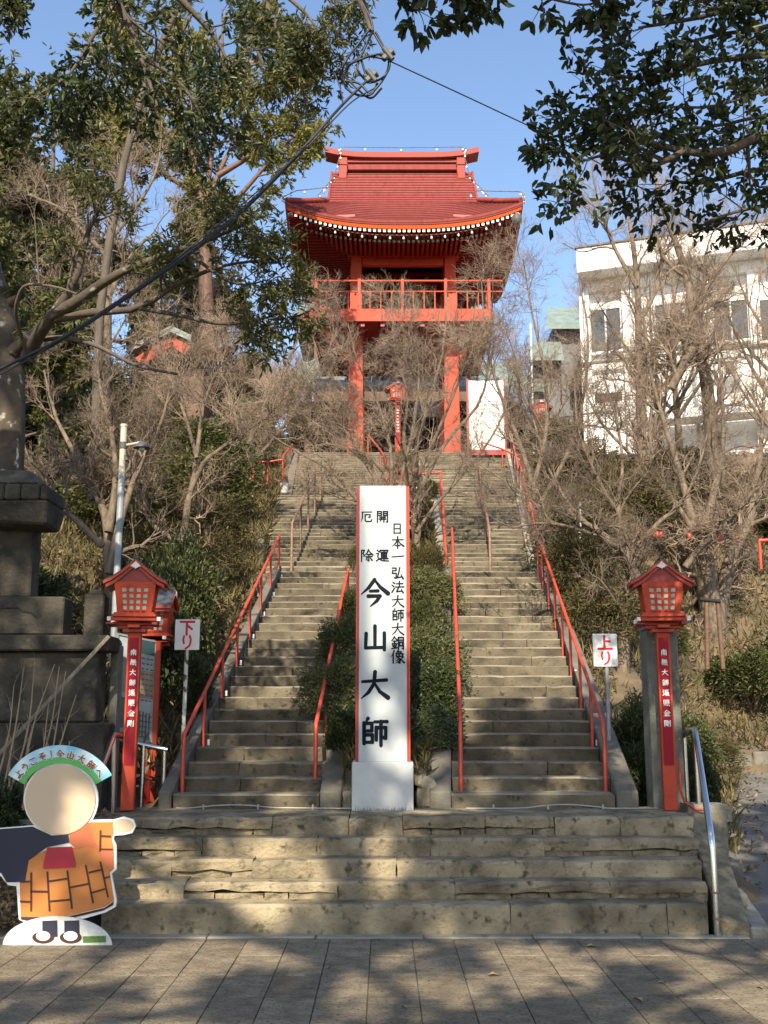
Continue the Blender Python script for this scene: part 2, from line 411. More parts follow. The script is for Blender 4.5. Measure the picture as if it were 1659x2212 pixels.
def leaf_object(name, sets, m, parent, off):
    Vs = []; Ts = []; b = 0
    for V, T in sets: Vs.append(V); Ts.append(T + b); b += len(V)
    me = mesh_np(name, np.concatenate(Vs) - np.array(off), tris=np.concatenate(Ts), mats=[m])
    return link(name, me, parent)

def limb_set(limbs, n=14):
    "limbs: (points, r0, r1)"
    P = np.stack([resample(p, n) for p, a, b in limbs]); R = np.stack([np.linspace(a, b, n) for p, a, b in limbs])
    return P, R
# ------------------------------------------------------------------ stair geometry
Y1 = 8.39; TL = .25
edge_v = [1953.7, 1905.3, 1858.6, 1810.2, 1763.6]
LOWZ = [at(829, v, Y1 + TL * i).z for i, v in enumerate(edge_v)]
PZ = LOWZ[-1]                                             # platform height
FR, FT = .132, .31
def f1z(i): return PZ + FR * (i + 1)
F1Y = 10.2; F1TOP = F1Y + 24 * FT; Z1 = f1z(23)
F2Y, F2N, F2T = 18.25, 22, .3045; F2R = .1275; Z2 = Z1 + F2R * F2N; F2TOP = F2Y + F2N * F2T
F3Y, F3N, F3T = 25.6, 21, .305; F3R = .1335; Z3 = Z2 + F3R * F3N; F3TOP = F3Y + F3N * F3T
BY = [-60, 8.6, 9.5, F1Y, F1TOP, F2Y, F2TOP, F3Y, F3TOP, 36, 60, 120]
BZ = [0, 0, PZ - .1, PZ, Z1, Z1, Z2, Z2, Z3, Z3 + .1, 14, 22]
def bz(y): return float(np.interp(y, BY, BZ))
def road_z(y): return max(0, .068 * (y - 8.5)) if y < 22 else .068 * 13.5 + .03 * (y - 22)
def road_edge(y): return 3.05 + .335 * (y - 10)
def h2(x, y):
    return (math.sin(x * 1.7 + y * .6) + math.sin(y * 1.3 - x * .8 + 1) + .6 * math.sin(x * 3.1 + 2) * math.cos(y * 2.7)) / 2.6
def ground(x, y):
    "height of the hillside"
    b = bz(y)
    if x < -2.0:                                          # left bank climbs away from the steps
        d = min(-2.0 - x, 24)
        z = b + sstep((y - 9) / 5) * .2 * d ** 1.05 * sstep((y - 8) / 10) + (.03 * d * d * .25 if y > 20 else 0)
        if y < 9.6: z = lerp(0.02, z, sstep((y - 8.3) / 1.3))
        z += .10 * h2(x, y) * sstep((y - 8) / 3)
        return z
    xr = 2.3 + .045 * (y - 10)
    if x <= xr: return b
    rz = road_z(y) - .06
    if y < 18.2 + .18 * (x - 5.6):
        e = road_edge(y); s = sstep((e - x) / 1.9) if e > x else 0
        return lerp(rz, b, s * .92) + .06 * h2(x, y) * s
    d = y - (18.2 + .18 * (x - 5.6))
    side = min(1, max(0, (x - xr) / 7))
    s = sstep(.12 + (d / (3 + 6 * side)))
    s = max(s, sstep((road_edge(y) - x) / 1.9) * .92)
    return lerp(rz + .25, b, s) + .10 * h2(x, y)

def structure(name, me=None):
    o = bpy.data.objects.new(name, me); C.objects.link(o); o['kind'] = 'structure'; return o

# hillside, one sheet to the horizon
def grid(xs, ys, fn):
    V = [(x, y, fn(x, y)) for y in ys for x in xs]; n = len(xs)
    Q = [(j * n + i, j * n + i + 1, (j + 1) * n + i + 1, (j + 1) * n + i) for j in range(len(ys) - 1) for i in range(n - 1)]
    return V, Q
xs = np.concatenate([[-600, -200, -80], np.arange(-40, -12, 2), np.arange(-12, 14, .35), np.arange(14, 42, 2), [80, 200, 600]])
ys = np.concatenate([[-600, -200, -60, -20, 0], np.arange(4, 8.2, 1), np.arange(8.3, 36, .35), np.arange(36, 80, 3), [120, 300, 900]])
def gfn(x, y):
    z = ground(x, y)
    if y < 8.3: return -.05
    if -2.9 < x < 3.2 + .05 * (y - 10) and y < F3TOP:                 # keep clear below the steps
        z = bz(y) - .42 if y > 8.8 else -.05
    return z
V, Q = grid(list(xs), list(ys), gfn)
structure('hillside', mesh_np('hillside', V, quads=Q, mats=[MT['soil']], smooth=True))

# paving of separate stones in front of the steps
mb = MB(); mb.box(-14, 14, -30, 8.27, -.3, -.012)
paving = structure('paving', mb.mesh('paving', MT['joint']))
rng = np.random.default_rng(3)
PW, PL = .30, .56
def stone_mesh(w, l):
    m_ = MB(); g = .003
    m_.box(-w / 2 + g, w / 2 - g, -l / 2 + .0012, l / 2 - .0012, -.06, 0, c=.0025); return m_.mesh('paving_stone', MT['paver'])
pm = stone_mesh(PW, PL)
ncol = 0
for r in range(6):
    yc = 8.26 - PL / 2 - r * PL
    half = yc / F * 860 + .5
    for c in range(-14, 16):
        xc = c * PW + .055 + .012 * (r % 2)
        if abs(xc) > half: continue
        o = link('paving_stone', pm, paving); o.location = (xc - .012 * (r % 2), yc, rng.uniform(-.002, .002))
        o.rotation_euler = (rng.normal() * .002, rng.normal() * .003, rng.normal() * .0006)
mb = MB()
for r in range(-6, 42):
    for c in range(-44, 46):
        yc = 8.26 - PL / 2 - r * PL; xc = c * PW + .055
        half = yc / F * 860 + .5
        if r < 0 or (r < 6 and abs(xc) <= half): continue
        x0, x1, y0, y1 = xc - PW / 2 + .004, xc + PW / 2 - .004, yc - PL / 2 + .004, yc + PL / 2 - .004
        if abs(xc) > 7 : continue
        mb.add([(x0, y0, 0), (x1, y0, 0), (x1, y1, 0), (x0, y1, 0)], [(0, 1, 2, 3)])
o = mb.build('far_paving_stones', MT['paver'], paving); o['kind'] = 'stuff'
mb = MB()
for i in range(7): mb.box(-2.9 + i * .8, -2.9 + i * .8 + .792, 8.272, 8.40, -.1, .004 + .003 * (i % 3), c=.008)
structure('pavement_edging', mb.mesh('pavement_edging', MT['kerb']))

# asphalt lane rising on the right
mb = MB(); ysr = [8.28, 9, 10, 11, 12, 13, 14, 15, 16, 17, 18, 19.5, 21, 24, 30]
vs = []; fs = []
for y in ysr: vs += [(2.95 + max(0, .335 * (y - 10.2)) * .9 if y > 9 else 2.92, y, road_z(y) + .03), (8, y, road_z(y) + .02), (16, y, road_z(y) - .05 + .03)]
for i in range(len(ysr) - 1):
    for k in range(2): fs.append((i * 3 + k, i * 3 + k + 1, i * 3 + 4 + k, i * 3 + 3 + k))
mb.add(vs, fs); structure('asphalt_lane', mb.mesh('asphalt_lane', MT['asphalt']))

# ------------------------------------------------------------------ lower five stone steps
def rough_block(x0, x1, y0, y1, z0, z1, rg, seg=5, j=.008, ch=.02, jb=.02):
    "worn stone: ring of 8 points swept along x, each jittered"
    ring = lambda: [(y0, z0), (y0 - .0, z0 + (z1 - z0) * .5), (y0, z1 - ch), (y0 + ch, z1), ((y0 + y1) / 2, z1), (y1, z1), (y1, z0)]
    vs = []; fs = []; k = 7
    for i in range(seg + 1):
        t = i / seg; x = lerp(x0, x1, t); e = .010 if i in (0, seg) else 0
        for q, (y, z) in enumerate(ring()):
            a = j; zz = z + rg.normal() * a * .5; yy = y + rg.normal() * a
            if q == 0: zz = z + abs(rg.normal()) * jb
            if q == 3 or q == 4: zz = z - e * .4 + rg.normal() * .002
            if q < 4: yy += e
            if q in (2, 3) and rg.random() < .12: zz -= .012; yy += .012
            vs.append((x + (rg.normal() * .004 if i in (0, seg) else 0), yy, zz))
    for i in range(seg):
        for q in range(k): fs.append((i * k + q, (i + 1) * k + q, (i + 1) * k + (q + 1) % k, i * k + (q + 1) % k))
    m_ = MB()
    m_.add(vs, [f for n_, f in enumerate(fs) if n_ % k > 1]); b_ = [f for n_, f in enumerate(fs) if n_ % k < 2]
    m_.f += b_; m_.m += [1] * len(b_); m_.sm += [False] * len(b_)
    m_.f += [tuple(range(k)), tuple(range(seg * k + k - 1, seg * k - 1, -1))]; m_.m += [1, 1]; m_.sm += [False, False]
    return m_
lower = structure('lower_steps')
LX0, LX1 = -2.30, 2.42
joints = [[.95, 2.12], [-1.55, -.35, .55, 1.75], [-1.7, -1.05, -.62, .1, 1.45], [-1.5, -.55, .38, 1.32], [-.95, -.3, .16, .86, 1.45, 2.0]]
rg = np.random.default_rng(11)
for i in range(5):
    zt = LOWZ[i]; zb = 0 if i == 0 else LOWZ[i - 1]
    y0 = Y1 + TL * i; y1 = y0 + (TL + .16 if i < 4 else 1.0)
    hh = zt - zb
    split = zb + hh * (.03 if i in (0,) else .30)          # slab above, mortar bed below
    LXR = LX1 + .055 * i
    xs_ = [LX0 + (.18 if i == 0 else 0)] + joints[i] + [LXR + .015 * rg.normal()]
    for a, b in zip(xs_[:-1], xs_[1:]):
        whole = rg.random() < .62
        rough_block(a + .002, b - .002, y0 + rg.normal() * .005, y1, zb - .03 if whole else split, zt + rg.normal() * .004, rg, seg=max(3, int((b - a) / .14)), j=.0045, jb=.014 if not whole else .0).build('stone_slab', [MT['step'], MT['step']], lower)
        if i == 0 or whole: continue
        x = a
        while x < b - .05:
            w = rg.uniform(.16, .5); xe = min(x + w, b)
            if b - xe < .1: xe = b
            rough_block(x + .004, xe - .004, y0 + .004 + abs(rg.normal()) * .009, y0 + .12, zb - .05, split + .012 - abs(rg.normal()) * .008, rg, seg=3, jb=.0, ch=.012).build('bed_stone', [MT['rubble'], MT['rubble']], lower)
            x = xe
    mb = MB(); mb.box(LX0 + .05, LXR - .05, y0 + .075, y1 + .1, -.2, zt - .03); mb.build('step_core', MT['dark'], lower)
# platform that carries the pillar and lanterns
mb = MB(); mb.box(-3.3, LX1 + .26, Y1 + TL * 4 + .35, F1Y + .3, -.2, PZ - .012); mb.box(LX1 + .261, 3.08, 9.92, F1Y + .3, -.2, PZ - .014); mb.box(-3.3, LX0 - .02, Y1 + .9, Y1 + TL * 4 + .4, -.2, PZ - .02)
structure('platform', mb.mesh('platform', MT['step_up']))
# pieces beside the bottom step
mb = MB(); mb.box(-2.62, -2.33, 8.46, 9.0, 0, .235, c=.02); mb.build('side_stone', MT['darkstone'], lower)
# sloped kerb right of the steps
mb = MB()
a0 = at(1545, 2026, 8.38); a1 = at(1592, 2030, 8.38)
mb.hexa([(2.50, 8.36, -.1), (2.72, 8.36, -.1), (3.0, 10.1, .1), (2.70, 10.1, .1), (2.50, 8.36, .12), (2.72, 8.36, .08), (3.0, 9.95, PZ - .06), (2.72, 9.95, PZ - .03)], c=.015)
kerb_r = structure('sloped_kerb', mb.mesh('sloped_kerb', MT['rubble']))
mb = MB()
mb.hexa([(2.725, 8.37, -.1), (2.88, 8.37, -.1), (3.16, 10.4, -.1), (3.05, 10.4, -.1), (2.725, 8.37, .06), (2.88, 8.37, .05), (3.16, 10.4, .28), (3.05, 10.4, .30)], c=.015)
mb.build('kerb_strip', MT['kerb'], kerb_r)
mb = MB(); mb.box(2.56, 2.86, 8.78, 8.95, .12, .235, c=.02); mb.build('kerb_block', MT['kerb'], kerb_r)
mb = MB(); mb.prism([(2.74, PZ - .02), (3.06, PZ - .10), (3.13, PZ - .09), (3.13, PZ + .02), (3.09, PZ + .055), (2.74, PZ + .055)], 9.93, 10.2); mb.build('kerb_cap', MT['kerb'], kerb_r)

# ------------------------------------------------------------------ the stair flights
def flight(name, n, y0, z0, r, t, edges, mt, rg, jointp=.75):
    fl = structure(name)
    for i in range(n):
        y = y0 + t * i; s = i / max(1, n - 1)
        xl = lerp(edges[0], edges[1], s); xr = lerp(edges[2], edges[3], s)
        zt = z0 + r * (i + 1) + rg.normal() * .003
        cuts = [xl]
        if rg.random() < jointp: cuts.append(lerp(xl, xr, rg.uniform(.25, .75)))
        cuts.append(xr)
        for a, b in zip(cuts[:-1], cuts[1:]):
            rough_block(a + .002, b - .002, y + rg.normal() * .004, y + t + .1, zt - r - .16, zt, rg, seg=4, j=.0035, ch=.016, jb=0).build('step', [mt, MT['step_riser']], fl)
    return fl
rg = np.random.default_rng(5)
EL1 = (-1.96, -1.68, -.60, -.33); ER1 = (.63, 1.12, 2.15, 2.52)
EL2 = (-2.05, -2.85, -.33, -.15); ER2 = (1.12, 1.25, 2.52, 3.1)
EL3 = (-2.27, -2.6, .1, .35); ER3 = (1.15, 1.0, 3.25, 3.75)
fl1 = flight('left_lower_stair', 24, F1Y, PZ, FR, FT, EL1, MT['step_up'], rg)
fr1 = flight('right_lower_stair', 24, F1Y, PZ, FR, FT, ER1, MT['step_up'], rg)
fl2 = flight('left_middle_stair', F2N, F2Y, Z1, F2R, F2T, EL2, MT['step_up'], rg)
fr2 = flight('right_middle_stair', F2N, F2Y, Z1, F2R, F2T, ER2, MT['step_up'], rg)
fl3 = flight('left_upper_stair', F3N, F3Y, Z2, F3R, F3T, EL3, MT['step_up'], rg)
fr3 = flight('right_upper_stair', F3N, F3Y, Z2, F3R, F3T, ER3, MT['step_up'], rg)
mb = MB(); mb.box(-2.1, 2.6, F1TOP - .05, F2Y + .3, Z1 - .4, Z1 - .006); mb.box(-2.9, 3.3, F2TOP - .05, F3Y + .3, Z2 - .4, Z2 - .006)
structure('landing', mb.mesh('landing', MT['step_up']))
mb = MB(); mb.box(-14, 16, F3TOP - .05, 60, Z3 - .8, Z3 - .006); structure('temple_court', mb.mesh('temple_court', MT['kerb']))
# kerbs that flank the flights
def stringer(parent, y0, z0, x0, y1, z1, x1, w, top=.06, m='concrete'):
    m_ = MB()
    m_.hexa([(x0, y0, z0 - .5), (x0 + w, y0, z0 - .5), (x1 + w, y1, z1 - .5), (x1, y1, z1 - .5), (x0, y0, z0 + top), (x0 + w, y0, z0 + top), (x1 + w, y1, z1 + top), (x1, y1, z1 + top)], c=.012)
    m_.build('stair_kerb', MT[m], parent)
zt = f1z(23)
for par, x0, x1 in ((fl1, -.595, -.325), (fl1, -2.09, -1.81), (fr1, .42, .91), (fr1, 2.155, 2.525)):
    stringer(par, F1Y - .02, PZ + .09, x0, F1TOP - .2, zt + .05, x1, .12 if x0 < -1 else .2)
for par, x0, x1 in ((fr2, 2.53, 3.11), (fl2, -2.26, -3.06), (fl2, -.325, -.145), (fr2, .91, 1.04)):
    stringer(par, F2Y, Z1 + .1, x0, F2TOP - .1, Z2 + .1, x1, .2, m='kerb' if par is fr2 else 'concrete')
for par, x0, x1 in ((fr3, 3.255, 3.755), (fl3, -2.475, -2.805), (fl3, .105, .355), (fr3, .94, .79)):
    stringer(par, F3Y, Z2 + .1, x0, F3TOP - .1, Z3 + .1, x1, .2, m='kerb' if par is fr3 else 'concrete')
# soil of the planted strip between the flights
mb = MB(); vs = []; fs = []
yy = np.arange(F1Y + .05, F3TOP, .4)
for y in yy:
    a = float(np.interp(y, [F1Y, F1TOP, F2TOP, F3TOP], [-.42, -.15, .05, .5])); b = float(np.interp(y, [F1Y, F1TOP, F2TOP, F3TOP], [.45, .95, 1.1, .85]))
    for k in range(5): vs.append((lerp(a, b, k / 4), y, bz(y) + .12 + .10 * math.sin(k / 4 * math.pi) + .03 * h2(k * 3, y * 3)))
for i in range(len(yy) - 1):
    for k in range(4): fs.append((i * 5 + k, i * 5 + k + 1, i * 5 + 6 + k, i * 5 + 5 + k))
mb.add(vs, fs, smooth=True); structure('planted_strip', mb.mesh('planted_strip', MT['soil']))
# low stone kerb that holds the bank along the lane
wall = thing('retaining_wall', 'low rough stone wall holding the bank where the asphalt lane bends right', 'wall', (5.6, 18.2, road_z(18)))
rgw = np.random.default_rng(8)
x = 5.55; y = 18.1
for i in range(9):
    w = .62; x1 = x + w; y1 = y + w * .18
    z0 = road_z(y) - .05; h = .42 + .03 * rgw.normal() + .03 * i
    mb = MB(); mb.hexa([(x + .01, y, z0), (x1 - .01, y1, z0), (x1 - .01, y1 + .3, z0), (x + .01, y + .3, z0), (x + .01, y + .06, z0 + h), (x1 - .01, y1 + .06, z0 + h), (x1 - .01, y1 + .34, z0 + h), (x + .01, y + .34, z0 + h)], c=.025)
    mb.build('wall_stone', MT['concrete'], wall); x, y = x1, y1
mb = MB(); mb.hexa([(5.25, 18.0, .5), (5.53, 18.08, .5), (5.5, 18.9, .6), (5.1, 18.8, .6), (5.22, 18.1, 1.02), (5.52, 18.15, 1.08), (5.45, 18.9, 1.5), (5.1, 18.8, 1.45)], c=.04); mb.build('end_stone', MT['rubble'], wall)
# ------------------------------------------------------------------ brush strokes for the writing
def _k(s): return [[tuple(map(int, p.split(','))) for p in st.split()] for st in s.split(';')]
GL = {
'今': _k('50,4 30,32 3,56;50,4 70,30 98,53;35,45 62,44;28,63 70,62 58,80 36,99'),
'山': _k('50,6 50,86;17,34 15,87 85,85;85,32 85,94'),
'大': _k('8,38 92,32;52,4 48,45 29,75 4,96;50,42 68,72 97,93'),
'師': _k('28,4 20,18;14,20 14,93;14,22 42,21 42,48;14,48 42,48;14,62 44,62 44,88;14,88 44,88;52,16 97,15;58,36 58,80;58,37 92,36 92,74 83,71;75,15 75,99'),
'厄': _k('12,12 93,11;16,12 15,60 3,96;38,34 80,33 78,56 67,55;38,34 38,84 50,92 88,90 93,75'),
'除': _k('10,8 32,8 22,34 34,52 23,62;10,8 10,98;66,3 54,28 37,47;66,6 80,28 99,45;52,42 82,42;44,60 93,59;68,42 68,93 59,88;54,70 43,89;80,70 93,87'),
'開': _k('10,8 10,98;10,8 42,8 42,40;10,24 42,24;10,40 42,40;58,8 58,40;58,8 92,8 92,96 83,92;58,24 92,24;58,40 92,40;28,54 74,54;24,70 78,70;42,54 40,74 29,93;62,54 62,95'),
'運': _k('9,7 20,19;5,34 20,34 12,58 22,74;3,93 22,78 50,92 99,94;32,8 29,21;32,8 95,8 90,21;38,24 88,24;42,34 42,62;42,34 84,34 84,62;42,48 84,48;42,62 84,62;32,74 95,74;63,16 63,88'),
'日': _k('22,8 22,95;22,8 78,8 78,95;22,50 78,50;22,90 78,90'),
'本': _k('7,28 93,27;50,3 50,98;48,28 32,58 4,82;52,28 70,58 98,79;32,74 68,74'),
'一': _k('4,54 96,47'),
'弘': _k('8,10 38,10 38,30;8,30 38,30;10,30 8,52 40,52 36,92 24,86;66,6 58,50 47,87 83,80;76,60 93,94'),
'法': _k('10,9 23,21;3,33 16,45;5,93 24,60;38,24 91,23;64,5 64,50;30,50 99,49;58,52 42,87 85,82;78,67 93,95'),
'銅': _k('26,3 16,20 1,35;26,6 36,18 49,30;14,36 40,36;8,54 44,54;26,36 26,88;12,64 16,78;40,62 36,78;3,93 49,86;56,8 56,97;56,8 94,8 94,95 85,90;64,28 86,28;65,44 65,72;65,44 86,44 86,72;65,70 86,70'),
'像': _k('24,3 16,26 1,49;16,30 16,97;54,3 35,25;50,12 78,12 70,24;40,26 40,46;40,26 90,26 88,46;40,46 88,46;64,26 60,46 33,63;56,54 70,72 66,97 55,91;62,64 35,81;68,76 35,97;91,52 70,66;70,64 99,93'),
'南': _k('13,20 87,19;50,3 50,36;14,36 14,97;14,36 86,36 86,95 77,91;36,44 42,54;64,44 58,54;31,58 69,58;29,74 71,74;50,58 50,95'),
'無': _k('24,3 11,25;18,16 87,15;7,38 95,38;3,62 97,62;28,16 28,62;44,16 44,62;60,16 60,62;76,16 76,62;18,74 9,95;38,76 42,93;60,76 64,93;80,74 93,95'),
'遍': _k('9,7 20,19;5,34 20,34 12,58 22,74;3,93 22,78 50,92 99,94;36,10 91,5;40,20 84,20 84,36;40,20 40,36;40,36 84,36;40,36 29,80;46,48 46,84;46,48 91,48 91,84;46,63 91,63;61,48 61,82;76,48 76,82'),
'照': _k('12,8 12,60;12,8 40,8 40,60;12,32 40,32;12,58 40,58;52,8 90,8 86,32 76,30;68,8 62,24 49,37;56,40 56,62;56,40 90,40 90,62;56,60 90,60;18,74 8,96;38,76 42,93;60,76 64,93;80,74 93,96'),
'金': _k('50,3 30,26 3,45;50,6 70,24 98,43;28,44 72,44;13,62 87,62;50,44 50,90;25,70 34,85;76,68 66,85;5,94 95,92'),
'剛': _k('8,8 8,97;8,8 60,8 60,95 52,90;22,16 28,28;48,16 40,28;14,34 54,34;34,42 34,74;20,54 20,76 48,76;48,52 48,80;75,20 75,66;95,5 95,95 84,89'),
'下': _k('5,12 95,12;46,12 46,97;52,38 80,60'),
'上': _k('46,5 46,90;46,42 82,42;5,91 95,91'),
'り': _k('28,8 23,34 28,60;69,6 77,30 75,58 66,80 42,97'),
'よ': _k('54,30 86,27;53,3 54,70 44,88 22,88 18,76 34,68 60,76 90,93'),
'う': _k('36,5 66,14;20,36 52,25 76,36 76,58 62,80 36,97'),
'こ': _k('20,17 52,19 80,15 66,27;18,64 24,84 50,91 90,85'),
'そ': _k('26,10 74,7 12,47 90,39 56,54 46,74 60,92 82,93'),
'!': _k('52,3 51,66;51,84 51,95'),
'へ': _k('4,60 36,27 97,78'),
}
def glyph(m_, ch, place, size, w, brush=True, zoff=0, mi=0):
    """lay one character down; place(px, pz, lift) -> world point, px/pz in metres from the character's centre.
    each stroke is a run of quads with rounded joints, a hair above the one before"""
    lift = zoff
    for st in GL[ch]:
        pts = [((x - 50) / 100 * size, (50 - y) / 100 * size) for x, y in st]
        n = len(pts); (xa, za), (xb, zb) = pts[-2], pts[-1]
        dx, dz = (xb - xa) / size, (zb - za) / size
        ws = [w] * n
        if brush:
            horiz = abs(dz) < .12 and n == 2
            ws = [w * (1.05 if not horiz else .8)] + [w * (.95 if not horiz else .72)] * (n - 1)
            if dx < -.05 and dz < -.08: ws[-1] = w * .3
            elif dx > .12 and dz < -.1: ws[-1] = w * 1.25; ws[0] = w * .6
            elif horiz: ws[-1] = w * .95
            if n >= 3 and abs(dx) < .02: ws[-1] = w
        for i in range(n - 1):
            (x0, z0), (x1, z1) = pts[i], pts[i + 1]; L = math.hypot(x1 - x0, z1 - z0) or 1
            nx, nz = -(z1 - z0) / L, (x1 - x0) / L; a, b = ws[i] / 2, ws[i + 1] / 2
            q = [(x0 + nx * a, z0 + nz * a), (x0 - nx * a, z0 - nz * a), (x1 - nx * b, z1 - nz * b), (x1 + nx * b, z1 + nz * b)]
            m_.add([place(px, pz, lift) for px, pz in q], [(0, 1, 2, 3)], mi); lift += .00012
        for (x0, z0), ww in zip(pts, ws):
            r = ww / 2 * (1.0 if not brush else 1.06)
            ring = [(x0 + r * math.cos(k * math.pi / 4 + .4), z0 + r * math.sin(k * math.pi / 4 + .4)) for k in range(8)]
            m_.add([place(px, pz, lift) for px, pz in ring], [tuple(range(8))], mi); lift += .00012
def on_front(cx, y, cz):
    "a wall that faces the viewer: lift goes towards -y"
    return lambda px, pz, lf: (cx + px, y - .0015 - lf, cz + pz)
# ------------------------------------------------------------------ white pillar with the temple's name
SY = 9.98
def wx(u, v, Y=SY): return at(u, v, Y).x
def wz(v, Y=SY): return at(829, v, Y).z
base_t = wz(1646); top_z = wz(1049)
stele = thing('inscribed_pillar', 'tall pale grey pillar with red edges and large black brush writing between the stairs', 'pillar', (0, SY, PZ))
mb = MB(); xl, xr = wx(760, 1700), wx(893, 1700); mb.box(xl, xr, SY - .03, SY + .5, PZ - .03, base_t, c=.006); pb = mb.build('base', MT['stele_base'], stele)
rgs = np.random.default_rng(2)
mb = MB()                                              # black mould creeping up from the foot
for i in range(260):
    x = rgs.uniform(xl + .005, xr - .012); h = abs(rgs.normal()) * .024 + .003; w = rgs.uniform(.002, .006); z = PZ - .01
    mb.add([(x, SY - .0312 - i * 2e-6, z), (x + w, SY - .0312 - i * 2e-6, z), (x + w * .7, SY - .0312 - i * 2e-6, z + h), (x + w * .2, SY - .0312 - i * 2e-6, z + h * .9)], [(0, 1, 2, 3)])
o = mb.build('mould_stain', MT['grime'], stele); o['kind'] = 'stuff'
bx0, bx1 = wx(768, 1500), wx(886, 1500)
mb = MB(); mb.box(bx0 + .030, bx1 - .030, SY + .0, SY + .44, base_t, top_z, c=.004); mb.build('shaft', MT['stele'], stele)
for a, b in ((bx0, bx0 + .030), (bx1 - .030, bx1)):
    mb = MB(); mb.box(a, a + (b - a) * .42, SY + .012, SY + .43, base_t, top_z - .004); mb.box(a + (b - a) * .58, b, SY + .012, SY + .43, base_t, top_z - .004); mb.box(a + .006, b - .006, SY + .02, SY + .42, base_t, top_z - .006, mi=1)
    mb.build('red_edge', [MT['red_dark'] if a < 0 else MT['red'], MT['red_dark']], stele)  # left edge darker than right: shaded and lit side painted into the reds
for ch, u, v, s in (('厄', 792, 1116, 26), ('開', 826, 1116, 27), ('除', 792, 1200, 27), ('運', 826, 1200, 27), ('今', 809, 1280, 60), ('山', 810, 1378, 57), ('大', 809, 1480, 60), ('師', 808, 1580, 58),
        ('日', 858, 1142, 24), ('本', 859, 1172, 27), ('一', 859, 1202, 27), ('弘', 859, 1238, 27), ('法', 859, 1268, 27), ('大', 859, 1299, 27), ('師', 859, 1328, 27), ('大', 859, 1359, 27), ('銅', 859, 1389, 28), ('像', 859, 1419, 28)):
    P0 = at(u, v, SY); sz = s / F * SY / .99
    mb = MB(); glyph(mb, ch, on_front(P0.x, SY, P0.z), sz, sz * (.135 if s > 40 else .115)); mb.build('character', MT['ink'], stele)

